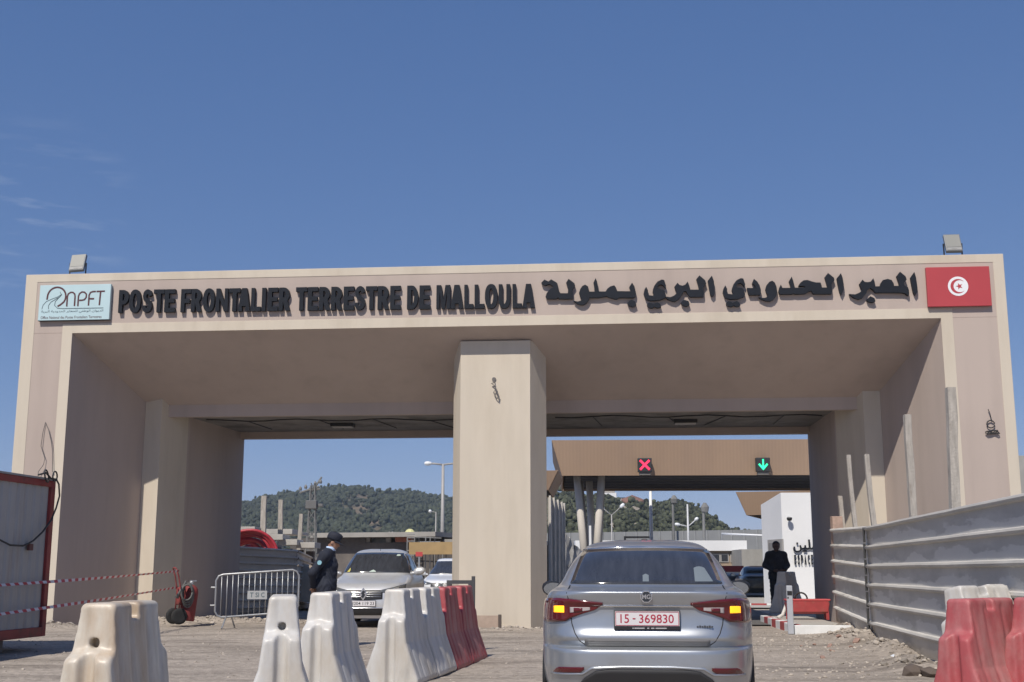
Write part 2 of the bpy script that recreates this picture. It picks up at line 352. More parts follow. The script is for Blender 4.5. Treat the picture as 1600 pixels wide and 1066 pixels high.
for k, (px, py, r, lb) in enumerate([(1427, 1058, .15, 'dark rounded stone lying on the dirt left of the red barrier'), (1456, 1060, .13, 'dark stone right beside the foot of the red barrier'), (1398, 1037, .09, 'white crumpled scrap of rubbish shining at the foot of the fence')]):
    p = ground_at(px, py); b_ = MB(); b_.add(rock_verts(r, rnd), ICO_F)
    o = b_.build('stone' if k < 2 else 'rubbish_scrap', M('dark_stone', (.12, .095, .08), .9, island=.2) if k < 2 else M('white_litter', (.7, .74, .78), .4), bevel=.01)
    o.location = (p.x, p.y, float(gz(p.x, p.y)) + r * .3); tag(o, lb, 'stone' if k < 2 else 'litter')

# hills: polar terrain under a measured skyline
def terrain(name, sky_pts, y0, y1, y2, mat, amp, seed, xr):
    ax_ = np.array([(p[0] - 800) / FPX for p in sky_pts]); az_ = np.array([math.tan(PITCH - math.atan((p[1] - 533) / FPX)) for p in sky_pts])
    A = np.linspace((xr[0] - 800) / FPX, (xr[1] - 800) / FPX, 150); Yv = np.concatenate([np.linspace(y0, y1, 50), np.linspace(y1, y2, 22)[1:]])
    def hz(a, y):
        H = np.interp(a, ax_, az_) * y1 + CAMH
        t = np.clip((y - y0) / (y1 - y0), 0, 1); up = t * t * (3 - 2 * t) * .35 + .65 * t
        t2 = np.clip((y - y1) / (y2 - y1), 0, 1)
        z = H * up * (1 - t2 * t2)
        return z + amp * np.clip(t * 3, 0, 1) * (1 - t) ** .3 * snoise(a * 60 + seed, y * .03 + seed, seed) - 2 * (t <= 0)
    AA, YY = np.meshgrid(A, Yv); ZZ = hz(AA, YY); V_ = np.stack([(AA * YY).ravel(), YY.ravel(), ZZ.ravel()], 1)
    ii = (np.arange(len(Yv) - 1)[:, None] * len(A) + np.arange(len(A) - 1)[None]).ravel()
    tag(mesh_obj(name, V_, np.stack([ii, ii + 1, ii + len(A) + 1, ii + len(A)], 1), mat), kind='structure')
    return hz
M_hill = M('hill_earth', (.095, .085, .05), .95, var=.25, scale=.03, c2=(.19, .14, .10), c2scale=.02, c2lo=.45, c2hi=.6)
M_scrub = M('scrub_earth', (.13, .115, .075), .95, var=.25, scale=.08, c2=(.30, .26, .20), c2scale=.09, c2lo=.5, c2hi=.62)
hz1 = terrain('hill', [(-400, 880), (0, 850), (200, 818), (330, 803), (380, 794), (440, 782), (500, 773), (560, 768), (600, 774), (640, 776), (700, 785), (760, 792), (860, 812), (1000, 850), (1300, 880)], 420, 900, 1200, M_hill, 7, 1, (-400, 1300))
hz2 = terrain('rocky_hill', [(640, 889), (700, 880), (745, 850), (800, 815), (850, 786), (880, 776), (905, 773), (945, 779), (965, 784), (990, 788), (1020, 795), (1050, 792), (1070, 793), (1090, 806), (1115, 818), (1135, 834), (1200, 850), (1300, 866), (1600, 889)], 190, 430, 640, M_scrub, 3, 3, (640, 1600))

# woods on the hills: thousands of crowns, each of several leaf clumps
ICO_V = np.array([(-1, 1.618, 0), (1, 1.618, 0), (-1, -1.618, 0), (1, -1.618, 0), (0, -1, 1.618), (0, 1, 1.618), (0, -1, -1.618), (0, 1, -1.618), (1.618, 0, -1), (1.618, 0, 1), (-1.618, 0, -1), (-1.618, 0, 1)]) / 1.902
def wood(name, hz, n, arange, yrange, r0, r1, mat, label, keep, seed):
    rs = np.random.RandomState(seed); Vs = []; Fs = []; b = 0; F0 = np.array(ICO_F)
    a = rs.uniform(arange[0], arange[1], n); y = rs.uniform(yrange[0] ** .7, yrange[1] ** .7, n) ** (1 / .7)
    for i in range(n):
        if not keep(a[i], y[i], rs): continue
        z = float(hz(a[i], y[i])); r = rs.uniform(r0, r1); x = a[i] * y[i]; tall = rs.uniform(.8, 1.35)
        for k in range(3):
            q = r * rs.uniform(.35, .62); off = rs.normal(0, r * .42, 3); off[2] = abs(off[2]) * tall + r * .35
            v = ICO_V * q * rs.uniform(.72, 1.25, (12, 1)) * np.array([1, 1, tall]) + off + np.array([x, y[i], z])
            Vs.append(v); Fs.append(F0 + b); b += 12
    V_ = np.concatenate(Vs); F_ = np.concatenate(Fs)
    o = mesh_obj(name, V_, F_, mat, smooth=True); return tag(o, label, 'woodland', kind='stuff')
M_leaf = M('dark_foliage', (.050, .058, .038), .85, var=.3, scale=.03, island=.32, spec=.25)
M_leaf2 = M('scrub_foliage', (.058, .064, .038), .8, var=.4, scale=.2, island=.55, spec=.25)
def track(a, y, rs):         # a bare earth track climbs the slope
    px = 800 + a * FPX; t = (y - 430) / 480
    c = np.interp(t, [.1, .35, .6, .8, .93], [612, 585, 556, 562, 592])
    return abs(px - c) > (9 + 15 * np.exp(-((t - .58) / .26) ** 2)) or rs.random() < .05
wood('forest', hz1, 24000, ((340 - 800) / FPX, (790 - 800) / FPX), (430, 930), 1.5, 3.0, M_leaf, 'dense dark green woodland covering the far hill behind the left lane', track, 11)
def scrub(a, y, rs):
    px = 800 + a * FPX
    return rs.random() < (.95 if px > 1035 or y < 260 else .5) and not (905 < px < 985 and y > 385) and y < 440
wood('hill_scrub', hz2, 15000, ((830 - 800) / FPX, (1240 - 800) / FPX), (192, 445), .6, 1.6, M_leaf2, 'grey green scrub and bushes on the rocky hill behind the canopy', scrub, 12)

# ------------------------------------------------------------------ the border gate
gate = thing('border_gate', 'huge pink and cream plastered border portal spanning both lanes with a middle pillar', 'gate', GO, -YAW)
ZT, ZI, DB = 7.52, 6.23, 7.0
UL, UR, IL, IR = -10.65, 10.05, -9.55, 8.76
mb = MB(); mb.prism([(UL, 0), (IL, 0), (-8.81, 2.49), (-8.37, 2.36), (-8.07, 3.45), (-7.84, DB), (UL, DB)], -.2, ZI - .005)
mb.build('side_wall', M_panel, gate)
mb = MB(); mb.prism([(IR, 0), (UR, 0), (UR, DB), (7.06, DB), (7.12, 3.45), (7.59, 2.4), (7.965, 2.4)], -.2, ZI - .005)
mb.build('side_wall', M_panel, gate)
prof = [(0, ZI), (2.6, 4.985), (2.6, 4.705), (2.78, 4.705), (2.78, 4.86), (6.7, 4.86), (6.7, 4.63), (DB - .01, 4.63), (DB - .01, ZT), (0, ZT)]
mb = MB(); mb.ext(prof, lambda v, z: (UL + .01, v, z), lambda v, z: (UR - .01, v, z)); mb.build('lintel_beam', M_panel, gate)
mb = MB(); mb.prism([(-1.131, .42), (.346, .42), (.645, 1.08), (.12, DB - .02), (-1.365, DB - .02), (-1.365, 1.08)], -.2, 5.98); mb.build('middle_pillar', M_cream, gate)
# pillar head runs up into the sloping soffit
# trims
def frame(o_, i_):
    (a0, a1, zt), (b0, b1, zb) = o_, i_
    return [(a0, -.2), (b0, -.2), (b0, zb), (b1, zb), (b1, -.2), (a1, -.2), (a1, zt), (a0, zt)]
mb = MB(); mb.plate(frame((UL - .02, UR + .02, ZT + .02), (-10.40, 9.855, 7.365)), -.009, .16); mb.build('outer_trim', M_cream, gate, bevel=.008)
mb = MB(); mb.plate(frame((-9.765, 8.985, 6.425), (IL + .012, IR - .012, ZI - .012)), -.009, .0); mb.build('inner_trim', M_cream, gate, bevel=.008)
mb = MB(); mb.b2((UL - .02, .162, ZT + .001), (UR + .02, DB, ZT + .03)); mb.build('roof_slab', M_conc, gate)
# cream piers at the back of the funnel
mb = MB(); mb.prism([(-8.808, 2.482), (-8.367, 2.352), (-8.085, 3.36), (-8.10, 3.38), (-8.385, 2.375), (-8.80, 2.495)], 0, 5.15); mb.build('pier_facing', M_cream, gate)
mb = MB(); mb.prism([(7.963, 2.393), (7.587, 2.393), (7.14, 3.38), (7.155, 3.39), (7.60, 2.405), (7.955, 2.403)], 0, 5.14); mb.build('pier_facing', M_cream, gate)
mb = MB(); mb.b2((-8.05, 2.80, 4.80), (-1.38, 6.68, 4.855)); mb.b2((.30, 2.80, 4.80), (7.15, 6.68, 4.855))
mb.build('ceiling_slab', M_conc, gate)
for (px, py) in ((536, 667), (1071, 664)):
    u, z = gp(px, py, 5.0)
    l = MB().b2((u - .28, 4.8, 4.71), (u + .28, 5.15, 4.798)).build('ceiling_lamp', M_black, gate, bevel=.01)
    MB().b2((u - .25, 4.815, 4.695), (u + .25, 5.13, 4.709)).build('diffuser', M('lamp_diffuser', (.45, .43, .40), .5), l)
# ceiling conduits
mb = MB(); rr = random.Random(5)
for (a, b) in ((-7.8, -1.5), (.68, 7.0)):
    pts = [(a + (b - a) * i / 14, 4.0 + .22 * math.sin(i * 1.3 + a) + .3 * (i / 14), 4.785) for i in range(15)]
    mb.tube(pts, .014, 5)
    for i in (2, 6, 9, 12): mb.tube([pts[i], (pts[i][0] + rr.uniform(-.4, .4), 6.0, 4.786)], .012, 5)
mb.build('ceiling_conduit', M_wire, gate)
# dangling cable ends
def wiggle(u, v, z, pts, s): return [(u + a * s, v - .02 - .01 * (i % 2), z - b * s) for i, (a, b) in enumerate(pts)]
u, z = gp(772, 593, .42); mb = MB()
mb.lathe([(.0, 0), (.045, 0), (.045, .02), (.0, .02)], 10, Matrix.Translation((u, .42, z)) @ Matrix.Rotation(R(90), 4, 'X'))
mb.tube(wiggle(u, .39, z, [(0, 0), (.02, .1), (-.07, .13), (.0, .17), (.05, .25), (.1, .36), (.13, .48), (.1, .56), (.05, .5), (.0, .38), (.03, .3), (.1, .42), (.15, .5), (.13, .58)], .75), .012, 6)
mb.build('loose_cable', M('grey_cable', (.15, .14, .135), .7), gate)
u, z = gp(1543, 640, 0); mb = MB()
mb.tube(wiggle(u, -.02, z, [(0, 0), (.03, .1), (.05, .2), (.06, .27)], .9), .008, 6)
mb.tube([(u + .03 + .075 * math.cos(a), -.04, z - .30 + .075 * math.sin(a)) for a in np.linspace(0, 6.0, 16)], .012, 6)
mb.tube([(u + .07 + .06 * math.cos(a) * (1 + .2 * i % 2), -.04 - .01 * (i % 3), z - .46 + .035 * math.sin(a * 1.3)) for i, a in enumerate(np.linspace(0, 15, 30))], .011, 6)
mb.build('loose_cable', M_wire, gate)

# ------------------------------------------------------------------ lettering on the beam
fr = thing('sign_lettering', 'black raised capital letters in French along the left half of the gate beam', 'lettering', GO, -YAW)
rows = [(180, 430, .1875, 'POSTE', [(30, 113), (118, 213), (228, 308), (320, 408), (412, 500)]), (180, 430, .1875, 'FRONTALIER', [(548, 630), (634, 722), (732, 828), (840, 940), (948, 1040), (1024, 1124), (1133, 1213), (1222, 1254), (1272, 1356), (1364, 1458)]),
        (450, 420, .14375, 'TERRESTRE', [(85, 205), (214, 326), (338, 460), (468, 592), (604, 718), (725, 838), (845, 966), (974, 1100), (1110, 1224)]), (450, 420, .14375, 'DE', [(1294, 1413), (1428, 1545)]),
        (620, 420, .14375, 'MALLOULA', [(430, 578), (584, 720), (733, 832), (845, 952), (957, 1093), (1107, 1230), (1257, 1358), (1364, 1498)])]
_, zt0 = gp(186, 453.3, -.09); _, zb0 = gp(186, 488.6, -.09); _, zt1 = gp(833, 443.4, -.09); _, zb1 = gp(833, 480.8, -.09)
BLK = {'I': lambda s, t: [[(0, 0), (1, 0), (1, 1), (0, 1)]],
       'E': lambda s, t: [[(0, 0), (1, 0), (1, t), (s, t), (s, .5 - t * .46), (.92, .5 - t * .46), (.92, .5 + t * .46), (s, .5 + t * .46), (s, 1 - t), (.98, 1 - t), (.98, 1), (0, 1)]],
       'F': lambda s, t: [[(0, 0), (s, 0), (s, .47 - t * .46), (.88, .47 - t * .46), (.88, .47 + t * .5), (s, .47 + t * .5), (s, 1 - t), (1, 1 - t), (1, 1), (0, 1)]],
       'T': lambda s, t: [[(.5 - s / 2, 0), (.5 + s / 2, 0), (.5 + s / 2, 1 - t), (1, 1 - t), (1, 1), (0, 1), (0, 1 - t), (.5 - s / 2, 1 - t)]],
       'L': lambda s, t: [[(0, 0), (1, 0), (1, t), (s, t), (s, 1), (0, 1)]],
       'N': lambda s, t: [[(0, 0), (s * .92, 0), (s * .92, .60), (1 - s, 0), (1, 0), (1, 1), (1 - s * .92, 1), (1 - s * .92, .40), (s, 1), (0, 1)]],
       'M': lambda s, t: [[(0, 0), (s * .9, 0), (s * .9, .74), (.5 - s * .42, 0), (.5 + s * .42, 0), (1 - s * .9, .74), (1 - s * .9, 0), (1, 0), (1, 1), (1 - s * 1.35, 1), (.5, .36), (s * 1.35, 1), (0, 1)]],
       'A': lambda s, t: [[(0, 0), (s, 0), (.5 - s * .30 - .06, .22), (.5 + s * .30 + .06, .22), (1 - s, 0), (1, 0), (.5 + s * .56, 1), (.5 - s * .56, 1)]],
       'O': lambda s, t: [[(.5 + .5 * np.sign(math.cos(a)) * abs(math.cos(a)) ** .86, .5 + .515 * np.sign(math.sin(a)) * abs(math.sin(a)) ** .86) for a in np.linspace(0, 2 * math.pi, 33)] + [(.5 + (.5 - s) * math.cos(a), .5 + (.515 - t) * math.sin(a)) for a in np.linspace(2 * math.pi, 0, 33)]],
       'D': lambda s, t: [[(0, 0), (.45, 0)] + [(.45 + .55 * math.sin(a), .5 - .5 * math.cos(a)) for a in np.linspace(.25, 2.89, 14)] + [(.45, 1), (0, 1), (0, .5), (s, .5), (s, 1 - t), (.42, 1 - t)] + [(.42 + (.58 - s) * math.sin(a), .5 + (.5 - t) * math.cos(a)) for a in np.linspace(.3, 2.84, 12)] + [(.42, t), (s, t), (s, .499), (0, .499)]],
       'P': lambda s, t: [[(0, 0), (s, 0), (s, .36), (.45, .36)] + [(.45 + .55 * math.sin(a), .68 - .32 * math.cos(a)) for a in np.linspace(.3, 2.84, 12)] + [(.45, 1), (0, 1), (0, .68), (s, .68), (s, 1 - t * .92), (.42, 1 - t * .92)] + [(.42 + (.58 - s) * math.sin(a), .68 + (.32 - t * .92) * math.cos(a)) for a in np.linspace(.4, 2.74, 9)] + [(.42, .36 + t * .92), (s, .36 + t * .92), (s, .679), (0, .679)]],
       'R': lambda s, t: [[(0, 0), (s, 0), (s, .38), (.36, .38), (1 - s * 1.12, 0), (1, 0), (.76, .42)] + [(.42 + .52 * math.sin(a), .70 - .30 * math.cos(a)) for a in np.linspace(.75, 2.84, 11)] + [(.42, 1), (0, 1), (0, .70), (s, .70), (s, 1 - t * .92), (.40, 1 - t * .92)] + [(.40 + (.54 - s) * math.sin(a), .70 + (.30 - t * .92) * math.cos(a)) for a in np.linspace(.4, 2.74, 9)] + [(.40, .40 + t * .92), (s, .40 + t * .92), (s, .699), (0, .699)]],
       'S': lambda s, t: [[(0, .30), (.03, .16), (.15, .05), (.35, -.01), (.55, -.01), (.8, .05), (.95, .16), (1, .29), (.96, .42), (.82, .52), (.6, .58), (.42, .63), (.36, .70), (.40, .78), (.5, .81), (.6, .79), (.66, .71), (.97, .74), (.93, .87), (.8, .96), (.6, 1.01), (.42, 1.01), (.2, .95), (.07, .85), (.03, .72), (.08, .58), (.22, .48), (.45, .41), (.6, .36), (.64, .28), (.58, .21), (.48, .18), (.38, .21), (.33, .31)]],
       'U': lambda s, t: [[(0, 1), (0, .36), (.03, .2), (.12, .08), (.27, .01), (.5, -.015), (.73, .01), (.88, .08), (.97, .2), (1, .36), (1, 1), (1 - s, 1), (1 - s, .36), (.94 - s, .24), (.5, .165), (.06 + s, .24), (s, .36), (s, 1)]]}
for (x0, y0, s, wd, bx) in rows:
    for ch, (a, b) in zip(wd, bx):
        pa, pb = x0 + a * s, x0 + b * s; u0, _ = gp(pa, 465, -.09); u1, _ = gp(pb, 465, -.09); k = ((pa + pb) / 2 - 186) / 647
        zt, zb = zt0 + (zt1 - zt0) * k, zb0 + (zb1 - zb0) * k; o_ = .012 if ch in 'OS' else 0
        if ch in BLK:
            W0 = u1 - u0; m_ = MB(); st = dict(O=.33, D=.36, P=.38, R=.36, S=.3, N=.31, M=.255, A=.36, U=.32, E=.40, F=.38, L=.36, T=.36, I=1)[ch]
            for P_ in BLK[ch](st, .185): m_.plate([(u0 + a_ * W0, zb + b_ * (zt - zb)) for a_, b_ in P_], -.09, -.008)
        else: m_ = put_text(MB(), ch, u0, u1, zb - o_, zt + o_, -.09, -.008, bold=.045)
        m_.build('letter', M_letter, fr)
ar = thing('sign_lettering', 'black raised angular Arabic lettering along the right half of the gate beam', 'lettering', GO, -YAW)
YA = [(50, 390), (60, 340), (85, 295), (112, 345), (108, 385), (120, 412), (180, 420), (195, 400), (175, 365), (180, 330), (200, 280), (240, 225), (300, 195), (335, 200), (362, 280), (355, 318), (330, 285), (300, 262), (262, 270), (238, 300), (250, 325), (310, 330), (345, 355), (362, 420), (345, 450), (300, 470), (260, 482), (150, 488), (90, 470), (65, 435)]
YD = [(95, 545), (125, 512), (190, 532), (240, 510), (280, 530), (295, 572), (250, 590), (205, 572), (165, 592), (120, 580)]
sh = lambda P, dx, dy: [(a + dx, b + dy) for a, b in P]
comps = [((840, 415), [(50, 240), (95, 195), (150, 222), (188, 192), (262, 235), (275, 250), (300, 360), (318, 385), (420, 385), (425, 330), (395, 240), (430, 185), (510, 245), (520, 275), (485, 330), (492, 440), (485, 462), (300, 462), (285, 440), (260, 462), (130, 462), (110, 435), (125, 385), (160, 340), (215, 305), (205, 278), (160, 258), (110, 275), (70, 265)]),
         ((840, 415), [(500, 490), (560, 500), (610, 485), (625, 470), (590, 430), (575, 385), (590, 330), (620, 285), (660, 265), (700, 290), (720, 362), (790, 362), (785, 300), (775, 240), (805, 175), (825, 220), (850, 360), (945, 360), (970, 320), (1010, 290), (1065, 275), (1085, 300), (1108, 355), (1290, 358), (1285, 335), (1272, 300), (1312, 238), (1345, 290), (1365, 370), (1362, 425), (1340, 445), (1130, 445), (1095, 470), (1000, 445), (960, 425), (850, 445), (720, 445), (705, 485), (680, 520), (640, 545), (590, 545), (540, 525)]),
         ((840, 415), [(1245, 520), (1295, 475), (1355, 498), (1372, 545), (1325, 575), (1265, 555)]),
         ((1000, 415), YA), ((1000, 415), YD),
         ((1000, 415), [(345, 430), (420, 440), (470, 420), (510, 385), (515, 370), (495, 330), (478, 295), (520, 240), (550, 270), (590, 280), (630, 265), (662, 222), (685, 280), (700, 335), (820, 335), (805, 260), (782, 190), (825, 137), (905, 205), (920, 250), (880, 300), (888, 400), (880, 435), (690, 435), (665, 400), (640, 355), (605, 360), (585, 400), (560, 440), (520, 480), (480, 500), (420, 485), (370, 460)]),
         ((1000, 415), [(568, 515), (615, 475), (675, 495), (690, 540), (645, 570), (590, 548)]),
         ((1000, 415), [(942, 210), (998, 140), (1025, 210), (1035, 300), (1035, 400), (1005, 430), (975, 400), (955, 290)]),
         ((1120, 410), sh(YA, 33, 25)), ((1120, 410), sh(YD, 33, 27)),
         ((1120, 410), [(420, 355), (520, 358), (545, 345), (520, 310), (490, 290), (515, 230), (560, 265), (595, 320), (612, 380), (615, 435), (600, 452), (450, 452), (430, 410)]),
         ((1120, 410), [(580, 485), (660, 495), (705, 480), (715, 460), (690, 420), (675, 375), (690, 320), (730, 270), (770, 255), (805, 280), (830, 340), (840, 410), (825, 470), (790, 515), (740, 540), (680, 535), (625, 515)]),
         ((1120, 410), [(858, 405), (870, 350), (890, 310), (912, 355), (1035, 355), (1020, 310), (1003, 260), (1040, 198), (1062, 260), (1085, 352), (1180, 352), (1230, 345), (1215, 328), (1150, 330), (1135, 322), (1160, 285), (1205, 250), (1260, 245), (1320, 265), (1380, 280), (1440, 280), (1455, 320), (1462, 350), (1540, 350), (1525, 290), (1500, 205), (1545, 148), (1628, 214), (1635, 250), (1592, 300), (1605, 395), (1595, 438), (1340, 438), (1315, 395), (1290, 400), (1230, 435), (1100, 442), (1070, 432), (1040, 442), (890, 442), (865, 430)]),
         ((1270, 405), [(335, 265), (390, 195), (415, 260), (430, 350), (432, 420), (400, 495), (372, 450), (350, 350)]),
         ((1270, 405), [(505, 485), (590, 490), (650, 465), (690, 430), (680, 400), (648, 345), (692, 285), (720, 315), (760, 320), (805, 312), (842, 265), (860, 320), (872, 378), (935, 378), (945, 335), (975, 290), (1040, 275), (1095, 290), (1125, 340), (1130, 372), (1205, 372), (1190, 290), (1165, 235), (1212, 175), (1290, 240), (1305, 285), (1265, 335), (1275, 372), (1320, 385), (1335, 430), (1340, 490), (1325, 510), (1290, 475), (1240, 465), (870, 465), (840, 425), (800, 400), (760, 430), (740, 480), (690, 540), (640, 558), (570, 535)]),
         ((1270, 405), [(748, 562), (800, 515), (858, 542), (872, 585), (835, 603), (770, 590)]),
         ((1270, 405), [(1358, 255), (1412, 178), (1435, 260), (1455, 400), (1455, 460), (1425, 500), (1395, 450), (1375, 350)])]
for (x0, y0), P in comps:
    q = [gp(x0 + a * .1125, y0 + b * .1125, -.09) for a, b in P]
    MB().plate(q, -.09, -.008).build('letter', M_letter, ar, fix=True)

# ------------------------------------------------------------------ logo board and flag board
def seg_pts(c, r, a0, a1, n): return [(c[0] + r * math.cos(R(a)), c[1] + r * math.sin(R(a))) for a in np.linspace(a0, a1, n)]
def ribbon(mb, pts, wd, v0, v1, m=0):
    """flat stroke of width wd along pts in the wall plane, rounded ends"""
    L_, R_ = [], []; n = len(pts); ws = wd if isinstance(wd, (list, tuple)) else [wd] * n
    for i in range(n):
        a = Vector(pts[max(i - 1, 0)]); b = Vector(pts[min(i + 1, n - 1)]); t = (b - a).normalized(); nn = Vector((-t.y, t.x)) * ws[i] / 2
        L_.append(tuple(Vector(pts[i]) + nn)); R_.append(tuple(Vector(pts[i]) - nn))
    return mb.plate(L_ + R_[::-1], v0, v1, m)
logo = thing('logo_board', 'pale blue office logo board at the left end of the gate beam', 'sign', GO, -YAW)
u0, z1 = gp(63, 446, -.1); u1, _ = gp(173.5, 444, -.1); _, z0 = gp(60, 501, -.1)
M_logo = M('pale_blue_board', (.48, .64, .68), .5, var=.03); M_maroon = M('maroon_print', (.09, .03, .035), .5, var=.05); M_slate = M('slate_print', (.10, .14, .16), .5)
MB().b2((u0, -.098, z0), (u1, -.02, z1)).build('board', M_logo, logo, bevel=.004)
MB().b2((u0 - .006, -.09, z0 - .008), (u1 + .008, -.012, z0 - .001)).build('board_edge', M_black, logo)
W_, H_ = u1 - u0, z1 - z0
lx = lambda x, y: (u0 + W_ * (x - 122) / (832 - 122), z1 - H_ * (y - 140) / (505 - 140))     # zoomed-photo units
def rib(o_name, polylines, wd, mt, v=-.1025):
    mb = MB()
    for i, pl in enumerate(polylines): ribbon(mb, [lx(*p) for p in pl], wd, v - .0008 * i, -.0982)
    mb.build(o_name, mt, logo, fix=True)
arc = [(200 + 0, 290)] + [(295 + 92 * math.cos(R(a)), 262 - 98 * math.sin(R(a))) for a in range(175, -45, -11)] + [(340, 345), (310, 362)]
rib('ring_emblem', [arc], .036, M_maroon)
rib('road_emblem', [[(155, 388), (165, 345), (195, 310), (250, 285), (310, 262), (340, 240), (325, 212)], [(222, 388), (220, 350), (240, 318), (290, 285), (330, 262), (345, 235)], [(770, 386), (360, 386), (310, 380), (280, 350), (285, 310), (320, 270), (345, 240)]], .011, M_slate)
lt = [[[(403, 365), (403, 262), (410, 235), (432, 220), (455, 220), (475, 238), (480, 262), (480, 362)]],
      [[(514, 365), (514, 262), (522, 236), (545, 218), (570, 220), (592, 242), (592, 275), (575, 298), (550, 304), (525, 304)]],
      [[(620, 360), (620, 252), (632, 225), (655, 216), (685, 216)], [(624, 290), (672, 290)]], [[(692, 216), (775, 214)], [(733, 218), (728, 358)]]]
for g in lt: rib('logo_letter', g, .034, M_maroon)
mb = MB(); a, b = lx(150, 436), lx(770, 400); put_text(mb, shape_ar('الديوان الوطني للمعابر الحدودية البرية'), a[0], b[0], a[1], b[1], -.1005, -.0982, bold=.006); mb.build('logo_text', M_slate, logo)
mb = MB(); a, b = lx(150, 490), lx(758, 462); put_text(mb, 'Office National des Postes Frontaliers Terrestres', a[0], b[0], a[1], b[1], -.1005, -.0982); mb.build('logo_text', M_maroon, logo)

flag = thing('flag_board', 'red Tunisian flag board with white disc at the right end of the gate beam', 'sign', GO, -YAW)
u0, z1 = gp(1446.5, 418, -.1); u1, _ = gp(1545.5, 416, -.1); _, z0 = gp(1450, 479.3, -.1)
M_flag = M('flag_red', (.44, .055, .065), .5, var=.06, scale=1.2); M_fw = M('flag_white', (.8, .82, .84), .5, var=.02)
MB().b2((u0, -.098, z0), (u1, -.02, z1)).build('board', M_flag, flag, bevel=.004)
cu, cz = gp(1497, 447.4, -.1); r = (z1 - z0) * .245
circ = lambda c, r, n=48: [(c[0] + r * math.cos(2 * math.pi * i / n), c[1] + r * math.sin(2 * math.pi * i / n)) for i in range(n)]
MB().plate(circ((cu, cz), r), -.102, -.0985).build('disc', M_fw, flag)
rc = r * .75; ri = r * .62; dx = r * .17
cr = [(cu + rc * math.cos(R(a)), cz + rc * math.sin(R(a))) for a in np.linspace(42, 318, 40)]
ci = [(cu + dx + ri * math.cos(R(a)), cz + ri * math.sin(R(a))) for a in np.linspace(318 - 8, 42 + 8, 40)]
MB().plate(cr + ci, -.1045, -.1022).build('crescent', M_flag, flag, fix=True)
st = [(cu + r * .12 + (r * .36 if i % 2 == 0 else r * .14) * math.cos(R(180 + 36 * i)), cz + (r * .36 if i % 2 == 0 else r * .14) * math.sin(R(180 + 36 * i))) for i in range(10)]
MB().plate(st, -.1045, -.1022).build('star', M_flag, flag, fix=True)

# ------------------------------------------------------------------ floodlights standing on the beam
def floodlight(px, side, label):
    u, _ = gp(px, 415, .25)
    t = thing('floodlight', label, 'floodlight', gw(u, .25, ZT + .03), -YAW)
    tilt = R(24); Mx = Matrix.Translation((0, 0, .30)) @ Matrix.Rotation(-tilt, 4, 'X') @ Matrix.Rotation(R(-4 * side), 4, 'Y')
    b = MB().b2((-.165, -.03, -.22), (.165, .05, .22)); b.v = [tuple(Mx @ Vector(p)) for p in b.v]; b.build('housing', M('grey_alloy', (.20, .21, .22), .5, metal=.4), t, bevel=.01)
    f = MB().b2((-.145, -.036, -.12), (.145, -.031, .20)); f.v = [tuple(Mx @ Vector(p)) for p in f.v]; f.build('lens', M('lamp_lens', (.28, .28, .255), .3, var=.06), t)
    f = MB().b2((-.145, -.04, -.20), (.145, -.031, -.135)); f.b2((-.05, -.046, -.178), (.05, -.041, -.158)); f.v = [tuple(Mx @ Vector(p)) for p in f.v]; f.build('driver_box', M('pale_grey', (.30, .30, .29), .5), t)
    k = MB()
    for s in (-1, 1): k.tube([(s * .18, .02, 0), (s * .185, .02, .3)], .016, 6)
    k.box((0, .02, .012), (.38, .05, .02)); k.build('bracket', M_black, t)
floodlight(121.5, 1, 'grey floodlight standing on the beam above the pale blue logo board')
floodlight(1491, 0, 'grey floodlight standing on the beam above the red flag board')
# ------------------------------------------------------------------ plastic water-filled barriers
def barrier_sdf(X, Y, Z):
    # X across, Y along (0 = near end, 1 = far end), Z up
    w_ = np.interp(Z, [0, .06, .42, .64, .96], [.29, .29, .164, .137, .103])
    yc = .5; ly = .5
    # side flutes
    fl = np.zeros_like(X)
    for c in (.16, .36, .64, .84): fl = np.maximum(fl, .010 * np.exp(-((Y - c) / .028) ** 2) * np.clip((.93 - Z) / .05, 0, 1) * np.clip((Z - .03) / .08, 0, 1))
    dx = (np.abs(X) - w_ + fl) * .93
    dy = np.abs(Y - yc) - ly + np.clip((Z - .5) * .02, 0, 1)
    # end groove below the shoulder
    g = .055 * np.exp(-(X / .042) ** 4) * np.clip((Z + .05) / .05, 0, 1)
    dy = dy + g
    d = smax(smax(dx, dy, .035), smax(Z - .96, -Z, .01), .035)
    # upper block set back behind a sloping shoulder at both ends
    for s in (0, 1):
        yy = Y if s == 0 else 1 - Y
        cut = smax(yy - .105 - (Z - .72) * .10, -(Z - .645 - yy * .45 - .02 * np.exp(-(X / .05) ** 2)), .03)
        d = smax(d, -cut, .028)
    # lifting notch through the top
    d = smax(d, -np.maximum(np.maximum(np.abs(Y - .46) - .055, .865 - Z), -1), .018)
    # plug hole in the end of the upper block
    return d
def barrier_hole_sdf(X, Y, Z):
    return smax(barrier_sdf(X, Y, Z), -(np.sqrt(X ** 2 + (Z - .735) ** 2) - .030 + np.maximum(0, Y - .2) * 5), .008)
BSK = [surfnet(q, (-.32, -.05, -.03), (.32, 1.05, 1.0), .0135) for q in (barrier_sdf, barrier_hole_sdf)]
M_bw = M('white_barrier_plastic', (.60, .59, .57), .42, var=.06, scale=3, sss=.08, c2=(.47, .41, .33), c2scale=2.2, c2stretch=(1, 1, .4), c2lo=.44, c2hi=.72, bump=.06, bscale=40, streak=(.22, 9, (1, 1, .25)))
